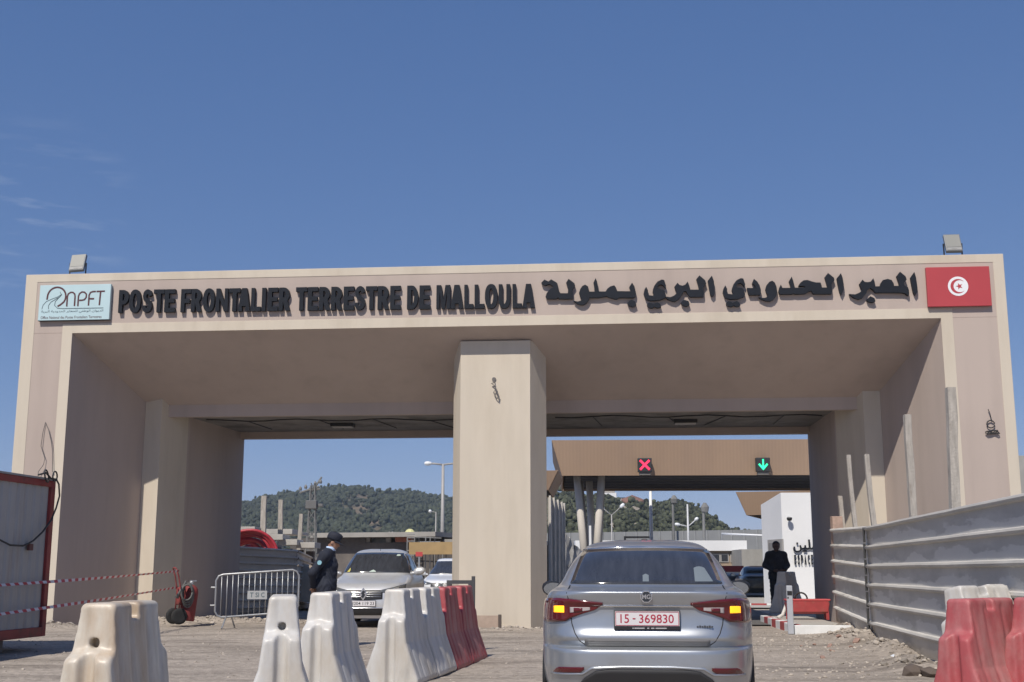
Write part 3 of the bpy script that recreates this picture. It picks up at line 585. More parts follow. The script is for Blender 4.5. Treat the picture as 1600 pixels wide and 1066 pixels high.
M_bw2 = M('yellowed_barrier_plastic', (.60, .56, .485), .42, var=.06, scale=3, sss=.08, c2=(.43, .31, .20), c2scale=2.6, c2stretch=(1, 1, .3), c2lo=.44, c2hi=.68, bump=.06, bscale=40, streak=(.22, 9, (1, 1, .25)))
M_br = M('red_barrier_plastic', (.36, .055, .065), .5, var=.12, scale=3, c2=(.43, .22, .21), c2scale=2.0, c2stretch=(1, 1, .6), c2lo=.44, c2hi=.74, bump=.08, bscale=40, streak=(.28, 11, (1, 1, .3)))
M_brf = M('faded_red_barrier_plastic', (.40, .085, .095), .55, var=.12, scale=3, c2=(.46, .27, .26), c2scale=2.0, c2stretch=(1, 1, .6), c2lo=.42, c2hi=.72, bump=.08, bscale=40, streak=(.2, 11, (1, 1, .3)))
M_bg = M('dusty_barrier_plastic', (.80, .74, .66), .7, var=.1, scale=3)
BM = {}
def barrier(px, Y, head, mat, label, roll=0.0, dz=0.0, nm='water_barrier', group=None, pitch=0.0, hole=0):
    if (mat.name, hole) not in BM:
        BV, BF = BSK[hole]
        me = bpy.data.meshes.new('water_barrier'); me.from_pydata([tuple(p) for p in BV], [], [tuple(q) for q in BF]); me.materials.append(mat)
        me.polygons.foreach_set('use_smooth', [True] * len(me.polygons)); BM[mat.name, hole] = me
    o = bpy.data.objects.new(nm, BM[mat.name, hole]); COL.objects.link(o); p = at(px, 1000, Y)
    o.location = (p.x, Y, float(gz(p.x, Y)) + dz - .012); o.rotation_euler = (pitch, roll, R(-head)); o.scale = (1.06, 1, 1.045)
    return tag(o, label, 'barrier', group or 'plastic barriers closing the lane')
barrier(136, 7.4, 4.0, M_bw2, 'yellowed white water barrier at far left in front of the site cabin', hole=1)
barrier(440, 9.7, -10.0, M_bw, 'white water barrier with a dark plug hole seen straight end on', hole=1)
barrier(494, 11.6, 7.0, M_bw, 'white water barrier just right of the end-on one, before the officer')
b0 = at(610, 1000, 13.3); hd = 9.3
def row_px(k):
    x = b0.x + math.sin(R(hd)) * k * 1.03; y = 13.3 + math.cos(R(hd)) * k * 1.03; return 800 + x / (y * (math.cos(PITCH) + 0)) * FPX * .985, y
for k, (mt, lb) in enumerate([(M_bw, 'white water barrier nearest in the red and white row left of the pillar'), (M_bw, 'white water barrier touching the first red one in the row'), (M_br, 'dark red water barrier touching the white one in the row'), (M_br, 'dark red water barrier at the far end of the row before the pillar')]):
    o = barrier(600, 13.3, hd, mt, lb); o.location = (b0.x + math.sin(R(hd)) * k * 1.03, 13.3 + math.cos(R(hd)) * k * 1.03, o.location.z - .004)
    o.location.z = float(gz(o.location.x, o.location.y)) - .012
barrier(1490, 10.5, 50, M_brf, 'scuffed bright red water barrier on the right, leftmost of the two red ones', roll=R(-1), dz=-.03, group='plastic barriers stored by the corrugated fence')
barrier(1594, 10.6, 50, M_brf, 'scuffed bright red water barrier cut by the right edge of the photo', dz=-.02, group='plastic barriers stored by the corrugated fence')
barrier(1508, 12.0, 58, M_bw, 'tilted white water barrier behind the red ones, nearer the gate pillar', roll=R(-13), dz=.07, group='plastic barriers stored by the corrugated fence')
barrier(1553, 12.4, 58, M_bw, 'tilted white water barrier behind the red ones, nearer the right edge', roll=R(-13), dz=.07, group='plastic barriers stored by the corrugated fence')
o = barrier(1222, 30.6, 32, M_bg, 'dusty grey water barrier standing on the kerbed island in front of the dark-clothed man', group='barrier on the island'); o.location.z = .145
del o['group']

# ------------------------------------------------------------------ site cabin on the left
cab = thing('site_cabin', 'grey corrugated site cabin with a red steel frame at the left edge', 'cabin', (-7.15, 19.1, .20), R(-6.1))
M_cab = M('cabin_cladding', (.35, .35, .345), .6, metal=.0, var=.08, scale=1, c2=(.30, .26, .23), c2scale=1.4, c2stretch=(2, 2, .35), c2lo=.58, c2hi=.75)
M_cred = M('cabin_red_frame', (.25, .035, .035), .55, var=.2, scale=3, c2=(.13, .04, .035), c2scale=4)
CL, CW, CHt = 6.0, 2.4, 2.36
mb = MB(); n = 150        # corrugated side facing the road, local -Y is nearer to the viewer
pts = []
for i in range(n + 1):
    y = -CL + CL * i / n; ph = (i % 6); pts.append((-.03 - (.018 if ph in (2, 3) else 0), y))
mb.grid([[(x, y, .12) for x, y in pts], [(x, y, CHt - .10) for x, y in pts]], flip=True)
mb.b2((-CW, -CL, .12), (-.07, 0, CHt - .05)); mb.build('wall_cladding', M_cab, cab)
mb = MB()
for y in (-CL, -.13): mb.b2((-.13, y, .0), (0, y + .13, CHt))
for y in (-CL, -.13): mb.b2((-CW, y, .0), (-CW + .13, y + .13, CHt))
mb.b2((-.12, -CL + .13, CHt - .10), (0, -.13, CHt)); mb.b2((-.12, -CL + .13, 0), (0, -.13, .14))
mb.b2((-CW + .13, -.12, CHt - .10), (-.13, 0, CHt)); mb.b2((-CW + .13, -.12, 0), (-.13, 0, .14)); mb.build('steel_frame', M_cred, cab, bevel=.008)
MB().b2((-CW, -CL, CHt + .001), (.01, .01, CHt + .03)).build('roof', M('cabin_roof', (.30, .30, .30), .6), cab)
for y in (-CL + .3, -.9):
    for x in (-.5, -CW + .1): MB().b2((x, y, -.24), (x + .2, y + .2, 0)).build('footing_block', M_conc, cab)
def cabp(px, py, off=.02):      # a pixel on the cabin's road side -> local coordinates
    r = ray(px, py); nrm = Vector((math.cos(R(6.1)), -math.sin(R(6.1)), 0)); P0 = Vector((-7.15, 19.1, 0)) + nrm * off
    t = (P0 - Vector((0, 0, CAMH))).dot(nrm) / r.dot(nrm); return Vector((0, 0, CAMH)) + r * t
y0c = cabp(47, 855); mb = MB().box((0, 0, 0), (.05, .12, .10)); o = mb.build('cable_socket', M('dark_red_box', (.10, .03, .03), .6), cab, bevel=.01)
o.matrix_parent_inverse = Matrix(); loc = cab.matrix_basis if False else None
def to_cab(P): c, s = math.cos(R(6.1)), math.sin(R(6.1)); d = P - Vector((-7.15, 19.1, .20)); return Vector((d.x * c - d.y * s, d.x * s + d.y * c, d.z))
o.location = to_cab(y0c)
# black cable hanging from the portal wall down over the cabin
def gwp(px, py, v): u, z = gp(px, py, v); return gw(u, v, z)
mb = MB()
pts = [gwp(71, 660, -.02), gwp(76, 672, -.04), gwp(80, 690, -.05), gwp(82, 704, -.05), gwp(82, 738, -.06)]
tag(MB().tube(pts, .0085, 6).build('hanging_wire', M('grey_cable', (.15, .14, .135), .7)), 'straighter of the two thin wires hanging from the portal wall above the cabin', 'wire')
pts = [gwp(71, 660, -.02), gwp(67, 676, -.04), gwp(64, 697, -.05), gwp(70, 716, -.05), gwp(68, 726, -.06), gwp(60, 737, -.08), gwp(59, 745, -.1)]
tag(MB().tube(pts, .0075, 6).build('hanging_wire', M('grey_cable', (.15, .14, .135), .7)), 'wavy one of the two thin wires hanging from the portal wall above the cabin', 'wire')
hang = [cabp(60, 742, .06), cabp(72, 739, .08), cabp(80, 748, .1), cabp(88, 749, .08), cabp(92, 757, .06), cabp(93, 775, .05), cabp(88, 793, .05), cabp(80, 813, .05), cabp(66, 832, .05), cabp(52, 845, .05), cabp(45, 849, .05), cabp(36, 853, .05), cabp(16, 852, .05), cabp(4, 846, .05), cabp(-30, 828, .05)]
mb.tube(hang, .014, 8)
for k in range(2):
    c = cabp(73 + 9 * k, 744, .08); lp = MB().tube([c + Vector((.02 * k, .09 * math.cos(a) + .05 * k, .075 * math.sin(a) - .05 * math.cos(a) * (1 - k))) for a in np.linspace(0, 6.28, 14)], .013, 6).build('cable_loop', M_wire, smooth=True); tag(lp, ('larger left' if k == 0 else 'smaller right') + ' loop of black cable lying on the cabin roof corner', 'cable')
tag(mb.build('power_cable', M_wire, smooth=True), 'black power cable drooping in a long curve down the side of the grey site cabin', 'cable')

# ------------------------------------------------------------------ wheeled fire extinguisher with the barrier tape tied to it
ep = ground_at(287, 979.5); ex = thing('wheeled_extinguisher', 'old red wheeled fire extinguisher with a grey hose beside the left pier', 'extinguisher', (ep.x, ep.y, .06), R(34))
M_ered = M('extinguisher_red', (.22, .035, .035), .7, var=.25, scale=4, c2=(.16, .05, .04), c2scale=5)
S_ = .87
mb = MB(); mb.lathe([(.0, .0), (.15, .0), (.165, .03), (.165, .60), (.15, .68), (.10, .74), (.05, .76), (.0, .765)], 20, Matrix.Translation((.05, 0, .06)) @ Matrix.Rotation(R(6), 4, 'Y')); mb.build('tank', M_ered, ex, smooth=True)
mb = MB(); mb.lathe([(.0, .0), (.062, 0), (.07, .03), (.07, .30), (.05, .36), (.0, .38)], 14, Matrix.Translation((-.14, -.06, .40))); mb.build('gas_bottle', M_ered, ex, smooth=True)
mb = MB(); mb.lathe([(.04, 0), (.05, .03), (.05, .07), (.03, .10), (.0, .10)], 12, Matrix.Translation((.13, 0, .80))); mb.box((.16, 0, .90), (.14, .04, .03)); mb.build('valve', M_galv, ex)
for s in (-1, 1):
    wz = Matrix.Translation((-.17, s * .17, .165)) @ Matrix.Rotation(R(90), 4, 'X')
    wh = MB().lathe([(.10, -.035), (.15, -.04), (.17, -.02), (.17, .02), (.15, .04), (.10, .035)], 24, wz).build('wheel', M_rubber, ex, smooth=True)
    MB().lathe([(.0, -.03), (.10, -.025), (.10, .025), (.0, .03)], 18, wz).build('rim', M('wheel_rim_grey', (.22, .22, .22), .6), wh)
mb = MB()
for s in (-1, 1): mb.tube([(-.17, s * .11, .165), (-.14, s * .12, .7), (-.20, s * .11, 1.0), (-.26, s * .1, 1.16)], .017, 8)
mb.tube([(-.26, -.1, 1.16), (-.27, 0, 1.18), (-.26, .1, 1.16)], .017, 8); mb.tube([(-.17, -.17, .165), (-.17, .17, .165)], .016, 8); mb.build('push_handle', M_ered, ex, smooth=True)
mb = MB()
for k in range(4): mb.tube([(.0 + .12 * math.cos(a) - .02 * k, -.17 - .03 * k, .60 + (.25 - .03 * k) * math.sin(a) + .02 * k) for a in np.linspace(0, 6.28, 20)], .02, 7)
mb.tube([(-.08, -.24, .9), (-.2, -.26, .7), (-.26, -.22, .55)], [.02, .02, .045], 8); mb.build('hose', M('grey_hose', (.13, .13, .125), .7, var=.2), ex, smooth=True)

def tape(a, b, sag, label):
    a, b = Vector(a), Vector(b); n = 150; d = (b - a).normalized(); side = Vector((0, 0, 1)).cross(d).normalized(); rows = [[], []]
    for i in range(n + 1):
        t = i / n; p = a.lerp(b, t) - Vector((0, 0, sag * 4 * t * (1 - t))); an = t * 5.5 + .5; k = .032
        v = (Vector((0, 0, 1)) * math.cos(math.sin(an) * .7) + side * math.sin(math.sin(an) * .7)) * k * .72
        rows[0].append(p - v); rows[1].append(p + v)
    mb = MB(); mb.grid(rows); m_ = [(i // 2) % 2 for i in range(n)]; mb.m = m_
    o = mb.build('barrier_tape', [M('tape_red', (.50, .04, .05), .45, var=.05), M('tape_white', (.70, .68, .68), .45, var=.05)], solid=.001); return tag(o, label, 'tape', 'red and white barrier tapes on the left')
hx = Vector((ep.x, ep.y, 0))
tape(at(-120, 922, 15.0), hx + Vector((-.12, -.15, 1.17)), .02, 'upper red and white barrier tape stretched from the left edge to the extinguisher')
tape(at(-120, 976, 15.0), hx + Vector((-.12, -.2, .83)), .02, 'lower red and white barrier tape stretched from the left edge to the extinguisher')

# ------------------------------------------------------------------ crowd-control barrier
c0 = at(335, 972, 25.4); c1 = at(465, 972, 25.7)
cb = thing('crowd_barrier', 'galvanised steel crowd barrier with a small lettered plate in front of the dark fence', 'barrier', (c0.x, c0.y, .02), math.atan2(c1.y - c0.y, c1.x - c0.x))
Lc = (c1 - c0).length; mb = MB(); tl = .095
Fp = [(.14, .22), (.05, .25), (.0, .34), (.0, .96), (.05, 1.05), (.14, 1.08), (Lc - .14, 1.08 + tl), (Lc - .05, 1.05 + tl), (Lc, .96 + tl), (Lc, .34 + tl), (Lc - .05, .25 + tl), (Lc - .14, .22 + tl)]
mb.tube([(x, 0, z) for x, z in Fp], .021, 8, closed=True); mb.build('frame', M_galv, cb, smooth=True)
for i in range(1, 15):
    x = Lc * i / 15; MB().tube([(x, 0, .22 + tl * i / 15), (x, 0, 1.08 + tl * i / 15)], .0095, 6).build('upright_bar', M_galv, cb, smooth=True)
mb = MB()
for z in (.82, .46): mb.tube([(0, 0, z), (-.10, 0, z)], .016, 8)
mb.build('hook', M_galv, cb)
for x in (.28, Lc - .28):
    mb = MB()
    for s in (-1, 1): mb.tube([(x + .05 * s, s * .02, .24), (x + .12 * s, s * .26, 0)], .018, 8)
    mb.build('foot', M_galv, cb)
xm = Lc * 6 / 15 - .03
p_ = MB().b2((xm, -.03, .58), (xm + Lc * 3 / 15 + .06, -.022, .75)).build('plate', M('pale_plate', (.42, .43, .43), .6), cb)
mb = MB()
for i, ch in enumerate(('T', 'SI', 'C')):
    a = xm + .03 + i * (Lc * 3 / 15) / 3; put_text(mb, ch, a + .02, a + .09, .62, .715, -.0335, -.0302, bold=.01)
mb.build('lettering', M_slate, p_)

# ------------------------------------------------------------------ corrugated steel hoarding on the right with timber posts behind it
M_hoard = M('dusty_corrugated_steel', (.47, .455, .425), .8, metal=.0, var=.10, scale=1.4, stretch=(1, 1, 2.5), c2=(.55, .53, .49), c2scale=1.3, c2stretch=(.5, .5, 2.6), c2lo=.5, c2hi=.66)
M_dark_hoard = M('dark_corrugated_steel', (.62, .54, .45), .75, metal=.0, var=.15, scale=1.2, stretch=(1, 1, 3), c2=(.70, .62, .53), c2scale=1.0, c2stretch=(.6, .6, 3), c2lo=.5, c2hi=.7)
# wind-blown dust lies in ragged bands above every ledge of the sheeting
_n = M_hoard.node_tree; _p = _n.nodes['Principled BSDF']; _l = _p.inputs['Base Color'].links[0].from_socket; _k = _n.links.new
_t = _n.nodes.new('ShaderNodeTexCoord'); _sx = _n.nodes.new('ShaderNodeSeparateXYZ'); _k(_t.outputs['Object'], _sx.inputs[0])
def _m(op, a, b=None):
    q = _n.nodes.new('ShaderNodeMath'); q.operation = op
    for i_, v_ in enumerate((a, b)):
        if v_ is None: continue
        if isinstance(v_, (int, float)): q.inputs[i_].default_value = v_
        else: _k(v_, q.inputs[i_])
    return q.outputs[0]
_mp = _n.nodes.new('ShaderNodeMapping'); _mp.inputs['Scale'].default_value = (.32, .32, 1.5); _k(_t.outputs['Object'], _mp.inputs[0])
_nz = _n.nodes.new('ShaderNodeTexNoise'); _nz.inputs['Scale'].default_value = 2.2; _nz.inputs['Detail'].default_value = 9; _nz.inputs['Roughness'].default_value = .6; _k(_mp.outputs[0], _nz.inputs['Vector'])
_fr = _m('FRACT', _m('DIVIDE', _m('SUBTRACT', _sx.outputs[2], .02), .3185))
_th = _m('MULTIPLY', _m('SUBTRACT', _nz.outputs['Fac'], .36), 2.6)
_mr = _n.nodes.new('ShaderNodeMapRange'); _mr.inputs[1].default_value = -.05; _mr.inputs[2].default_value = .06; _k(_m('SUBTRACT', _th, _fr), _mr.inputs[0])
_mx = _n.nodes.new('ShaderNodeMixRGB'); _mx.inputs[2].default_value = (.66, .64, .60, 1); _k(_m('MULTIPLY', _mr.outputs[0], .75), _mx.inputs[0]); _k(_l, _mx.inputs[1]); _k(_mx.outputs[0], _p.inputs['Base Color'])
def rib_profile(n, h, ledge=.05):
    P = []          # (fraction of height, outward offset): flat strips parted by rounded ledges lit from above
    for k in range(n):
        a = k / n; b = (k + 1) / n; d = ledge / h
        P += [(a, .0), (b - d * 1.5, .004), (b - d * 1.25, .050), (b - d * .75, .064), (b - d * .25, .050)]
    P.append((1.0, 0.0)); return P
def hoarding(segs, n, mats, name, label, cat, out=1):
    root = thing(name, label, cat, segs[0][0])
    o0 = Vector(segs[0][0])
    for (a, b, z0a, z1a, z0b, z1b) in segs:
        a, b = Vector(a) - o0, Vector(b) - o0; d = (b - a); nn = Vector((-d.y, d.x, 0)).normalized() * out; m_ = 24
        PR = rib_profile(n, z1a - z0a); rows = []
        for (f, off) in PR:
            rows.append([a.lerp(b, i / m_) + nn * (off + .006 * snoise(i * .9 + f * 3, f * 7 + a.y)) + Vector((0, 0, (z0a + (z1a - z0a) * f) * (1 - i / m_) + (z0b + (z1b - z0b) * f) * i / m_ + .004 * snoise(i * .7, f * 3))) for i in range(m_ + 1)])
        mb = MB(); mb.grid(rows); mb.build('steel_sheet', mats, root, smooth=False, solid=.004, auto=14)
    return root
J = at(1354, 823, 21.0); N0 = Vector((4.62, 8.2, 0)); J0 = Vector((J.x, J.y, 0)); E0 = Vector((6.86, 26.3, 0))
rh_ = hoarding([(N0, J0, .02, 1.95, .03, 1.92), (J0 + Vector((.01, .0, 0)), E0, .03, 1.93, .13, 2.06)], 6, M_hoard, 'corrugated_fence', 'dusty grey horizontally corrugated steel hoarding along the right side of the lane', 'fence', 1)
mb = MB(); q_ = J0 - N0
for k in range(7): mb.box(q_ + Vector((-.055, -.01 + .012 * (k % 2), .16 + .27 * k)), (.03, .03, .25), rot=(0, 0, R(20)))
mb.build('overlap_seam', M('seam_black', (.06, .06, .06), .9), rh_)  # dark strip marking the joint where the two sheets overlap
def stake(pt, pb, Y, wd, label, mat=M_wood, grp='rough posts standing behind the right hoarding', zb=None):
    a = at(*pb, Y); b = at(*pt, Y); d = (b - a); a = a - d * ((a.z - (0 if zb is None else zb)) / d.z) if zb is None else a
    o = thing('post', label, 'post', a, 0, grp); mb = MB(); n = 9; rows = []
    L_ = b - a
    for i in range(n + 1):
        p = L_ * (i / n) + Vector((.012 * snoise(i * 1.3, Y), .012 * snoise(i * .9, Y + 3), 0)); w2 = wd / 2 * (1 + .08 * snoise(i * 2, Y))
        rows.append([p + Vector((x * w2, y * w2, 0)) for x, y in ((-1, -1), (1, -1), (1, 1), (-1, 1), (-1, -1))])
    mb.grid(rows); b_ = len(mb.v); mb.add(rows[-1][:4], [(0, 1, 2, 3)]); mb.build('shaft', mat, o, bevel=.008, fix=True)
    return o
stake((1485, 606), (1492, 790), 15.7, .115, 'thickest and tallest weathered post, standing in front of the cream trim at right')
stake((1417, 648), (1427, 803), 18.1, .10, 'weathered grey post second from the right above the hoarding')
stake((1353, 710), (1365, 818), 21.9, .085, 'leaning weathered post left of the second tallest one')
stake((1325, 711), (1336, 820), 24.2, .08, 'thin leaning post, second from the left above the hoarding')
stake((1312, 775), (1317, 824), 26.4, .09, 'short stub of a post nearest the passage wall')
bx = at(1307, 816, 26.2); o = MB().b2((-.11, -.1, -1.3), (.11, .1, .12)).build('terracotta_block_pier', M('clay_block', (.42, .30, .24), .9, var=.2, scale=8), bevel=.01); o.location = bx; tag(o, 'small clay-coloured block pier at the far end of the corrugated hoarding', 'pier')

# ------------------------------------------------------------------ kerbed island, bollard, red trough
M_kerb = [M('kerb_white', (.72, .73, .73), .7, var=.08, scale=4, c2=(.4, .36, .32), c2scale=3, c2lo=.6, c2hi=.8), M('kerb_red', (.36, .06, .06), .7, var=.15, scale=4), M_apron]
isl = thing('kerbed_island', 'raised kerbed island with red and white painted edge beside the right passage wall', 'kerb', (5.33, 23.45, 0), R(-4.2))
mb = MB(); mb.b2((.0, .0, -.1), (1.05, .16, .165), m=0)
for k in range(8): mb.b2((0, .16 + k * .62, -.1), (.16, .16 + (k + 1) * .62 - .008, .165), m=(1 - k % 2))
mb.build('kerb_stones', M_kerb, isl, bevel=.012)
MB().b2((.161, .161, -.1), (1.05, 5.1, .15)).build('paving', M_apron, isl)
bp = ground_at(1236, 991); bo = thing('bollard', 'square grey steel bollard with a dark label in front of the kerbed island', 'bollard', (bp.x, bp.y, 0), R(-8))
MB().b2((-.055, -.055, 0), (.055, .055, .90)).build('post', M('grey_bollard', (.42, .44, .48), .5, var=.08), bo, bevel=.012)
mb = MB(); mb.b2((-.045, -.06, .72), (.045, -.0555, .80)); mb.b2((-.045, -.06, .66), (-.02, -.0555, .69)); mb.build('label', M_black, bo)
tr = at(1262, 970, 26.6); tt = thing('red_trough', 'red metal trough on four legs with a hoop handle beside the bollard', 'trough', (tr.x, tr.y, .15), R(-6))
mb = MB(); P = [(-.42, .0), (.42, 0), (.46, .22), (.44, .27), (-.44, .27), (-.46, .22)]
rows = []
for (y, s) in ((-.2, .96), (-.14, 1), (.14, 1), (.2, .96)): rows.append([(x * s, y, z + .12 if z > .1 else z + .12 + (.05 if abs(y) > .15 else 0)) for x, z in P])
mb.grid([r + [r[0]] for r in rows]); mb.add(rows[0], [(0, 1, 2, 3, 4, 5)]); mb.add(rows[-1], [(5, 4, 3, 2, 1, 0)]); mb.build('body', M_red, tt, bevel=.01, fix=True)
MB().b2((-.47, -.21, .392), (.47, .21, .43)).build('lid', M('faded_red', (.5, .07, .07), .5, var=.1), tt, bevel=.012)
for (x, y) in ((-.4, -.16), (.4, -.16), (-.4, .16), (.4, .16)): MB().b2((x - .03, y - .02, 0), (x + .03, y + .02, .3)).build('leg', M_red, tt)
MB().tube([(-.12 + .13 * math.cos(a), 0, .43 + .13 * math.sin(a)) for a in np.linspace(0, math.pi, 12)], .018, 8).build('hoop_handle', M_rubber, tt, smooth=True)
pp = at(1216, 962, 27.2); mb = MB(); mb.tube([(0, 0, .02), (.12, .1, .07), (.22, .12, .3), (.28, .14, .42)], .04, 8); o = mb.build('white_pipe', M('pale_pipe', (.62, .6, .57), .6), smooth=True); o.location = (pp.x, pp.y, .15); tag(o, 'bent pale pipe lying between the grey barrier and the red trough', 'pipe')
# timber form and board left by the pillar foot
wb = gw(-.42, .05, .02); o = thing('timber_board', 'short pale board with a dark upright lying against the foot of the middle pillar', 'board', wb, -YAW)
MB().b2((-.36, -.03, 0), (.14, .04, .27)).build('board', M('pale_board', (.40, .31, .25), .9, var=.15, scale=5), o)
MB().b2((.141, -.05, 0), (.20, .05, .29)).build('upright', M('dark_timber', (.10, .08, .07), .9), o)
g_ = at(739, 921, 18.8); fr_ = thing('dark_rail_frame', 'dark steel rail frame standing behind the red end of the barrier row', 'rail', (g_.x, g_.y, 0), -YAW)
mb = MB(); mb.b2((-.40, -.03, .985), (-.02, .03, 1.04)); mb.b2((-.40, -.03, .0), (-.35, .03, .985)); mb.b2((-.07, -.03, 0), (-.021, .03, .985)); mb.build('rail', M('dark_steel', (.06, .06, .065), .6), fr_)
mb = MB(); mb.b2((-.018, -.04, 0), (.03, .04, 1.10)); mb.build('post', M('dark_steel', (.06, .06, .065), .6), fr_)

# bits of broken brick in the rubble
rbk = random.Random(21)
for k, (px, py) in enumerate(((1252, 1003), (1272, 1001), (1296, 1004), (1312, 997), (1326, 985), (1338, 1001), (1345, 985), (1300, 1012), (1285, 1021), (1330, 1010))):
    p = ground_at(px, py, .06); s_ = rbk.uniform(.035, .085); o = MB().b2((-s_, -s_ * .55, -s_ * .3), (s_, s_ * .55, s_ * .3)).build('brick_fragment', M('broken_brick', (.36, .235, .19), .95, var=.25, scale=9, island=.2), bevel=.012)
    o.location = (p.x, p.y, float(gz(p.x, p.y)) + s_ * .25); o.rotation_euler = (rbk.uniform(-.4, .4), rbk.uniform(-.4, .4), rbk.uniform(0, 3)); tag(o, 'broken reddish brick piece in the rubble before the kerbed island', 'brick', 'broken bricks in the rubble')
# ------------------------------------------------------------------ cars
def pchip(xs, ys, x):
    xs = np.array(xs, float); ys = np.array(ys, float); h = np.diff(xs); dl = np.diff(ys) / h; m = np.zeros(len(xs)); m[0] = dl[0]; m[-1] = dl[-1]
    for i in range(1, len(xs) - 1):
        if dl[i - 1] * dl[i] > 0:
            w1, w2 = 2 * h[i] + h[i - 1], h[i] + 2 * h[i - 1]; m[i] = (w1 + w2) / (w1 / dl[i - 1] + w2 / dl[i])
    x = np.clip(x, xs[0], xs[-1]); i = np.clip(np.searchsorted(xs, x) - 1, 0, len(h) - 1); t = (x - xs[i]) / h[i]
    return (ys[i] * (1 + 2 * t) * (1 - t) ** 2 + h[i] * m[i] * t * (1 - t) ** 2 + ys[i + 1] * t * t * (3 - 2 * t) + h[i] * m[i + 1] * t * t * (t - 1))
class Shell:
    """body skin as horizontal slices: half width, rear end and front end over height, rounded plan"""
    def __init__(s, hw, rear, front, nexp): s.hw_, s.r_, s.f_, s.n_ = [tuple(zip(*q)) for q in (hw, rear, front, nexp)]
    def hw(s, z): return pchip(*s.hw_, np.asarray(z, float))
    def r(s, z): return pchip(*s.r_, np.asarray(z, float))
    def f(s, z): return pchip(*s.f_, np.asarray(z, float))
    def n(s, z): return np.interp(z, *s.n_)
    def end_y(s, x, z, rear=True):
        h, n = s.hw(z), s.n(z); a, b = s.r(z), s.f(z); k = (1 - np.minimum(np.abs(x) / h, .9999) ** n) ** (1 / n)
        return (a + b) / 2 + (-1 if rear else 1) * (b - a) / 2 * k
    def side_x(s, y, z):
        h, n = s.hw(z), s.n(z); a, b = s.r(z), s.f(z); q = np.minimum(np.abs(y - (a + b) / 2) / ((b - a) / 2), .9999)
        return h * (1 - q ** n) ** (1 / n)
    def body(s, zs, mat, parent, na=168):
        an = np.linspace(0, 2 * math.pi, na, endpoint=False); rows = []
        for z in zs:
            h, n, a, b = s.hw(z), s.n(z), s.r(z), s.f(z); c, sn = np.cos(an), np.sin(an)
            # even spread of points round the rounded rectangle
            m_ = np.maximum((np.abs(c) ** n + np.abs(sn) ** n) ** (1 / n), 1e-9)
            rows.append([(h * c[i] / m_[i], (a + b) / 2 + (b - a) / 2 * sn[i] / m_[i], z) for i in range(na)])
        mb = MB(); mb.grid([r + [r[0]] for r in rows]); mb.add(rows[0], [tuple(range(na - 1, -1, -1))]); mb.add(rows[-1], [tuple(range(na))])
        return mb.build('body', mat, parent, auto=50)
    def end_patch(s, x0, x1, zl, zu, off=.004, rear=True, nx=24, nz=8, x_of=None):
        P = []
        for j in range(nz + 1):
            row = []
            for i in range(nx + 1):
                x = x0 + (x1 - x0) * i / nx; z = zl(x) + (zu(x) - zl(x)) * j / nz
                y = float(s.end_y(x, z, rear)); row.append((x, y + (-off if rear else off), z + off * .4))
            P.append(row)
        return P
    def quad_patch(s, bl, br, tr, tl, off=.004, rear=True, nx=24, nz=10):
        """four-cornered patch lying on the end skin: corners as (x, z)"""
        P = []
        for j in range(nz + 1):
            row = []
            for i in range(nx + 1):
                u, v = i / nx, j / nz
                x = (bl[0] * (1 - u) + br[0] * u) * (1 - v) + (tl[0] * (1 - u) + tr[0] * u) * v; z = (bl[1] * (1 - u) + br[1] * u) * (1 - v) + (tl[1] * (1 - u) + tr[1] * u) * v
                z += (.012 * (1 - (2 * u - 1) ** 2)) * v
                y = float(s.end_y(x, z, rear)); row.append((x, y + (-off if rear else off), z + off * .4))
            P.append(row)
        return P
    def side_patch(s, y0, y1, zl, zu, sg, off=.004, ny=24, nz=8):
        P = []
        for j in range(nz + 1):
            row = []
            for i in range(ny + 1):
                y = y0 + (y1 - y0) * i / ny; z = zl(y) + (zu(y) - zl(y)) * j / nz
                row.append((sg * (float(s.side_x(y, z)) + off), y, z + off * .3))
            P.append(row)
        return P
def lin(*p): xs, ys = zip(*p); return lambda x: float(np.interp(x, xs, ys))
def sheet(name, P, mat, parent, solid=.004): mb = MB(); mb.grid(P); return mb.build(name, mat, parent, smooth=True, solid=solid)
def line_on(s, pts, r, off, rear=True):
    q = []
    for (a, b) in zip(pts[:-1], pts[1:]):
        n = max(2, int(math.hypot(b[0] - a[0], b[1] - a[1]) / .03))
        for i in range(n):
            x = a[0] + (b[0] - a[0]) * i / n; z = a[1] + (b[1] - a[1]) * i / n; q.append((x, float(s.end_y(x, z, rear)) + (-off if rear else off), z))
    x, z = pts[-1]; q.append((x, float(s.end_y(x, z, rear)) + (-off if rear else off), z)); return q
def wheels(root, hw, ys, r=.32, w_=.21, group=None):
    for y in ys:
        for sg in (-1, 1):
            Mx = Matrix.Translation((sg * (hw - w_ / 2 + .012), y, r)) @ Matrix.Rotation(R(90), 4, 'Y')
            wl = MB().lathe([(r * .66, -w_ / 2), (r * .92, -w_ / 2), (r, -w_ / 2 + .03), (r, w_ / 2 - .03), (r * .92, w_ / 2), (r * .66, w_ / 2)], 36, Mx).build('wheel', M_rubber, root, auto=40)
            mb = MB(); mb.lathe([(.0, -w_ * .42), (r * .6, -w_ * .42), (r * .66, -w_ * .48), (r * .66, w_ * .48), (r * .6, w_ * .42), (.0, w_ * .40)], 36, Mx); mb.build('rim', M('alloy_rim', (.32, .33, .34), .35, metal=.7), wl, auto=40)
            # dark wheel arch lip on the flank
            mb = MB(); mb.tube([(sg * (hw - .005), y + (r + .05) * math.cos(a), r + (r + .05) * math.sin(a)) for a in np.linspace(-.15, math.pi + .15, 24)], .02, 6); mb.build('wheel_arch', M_black, root, smooth=True)
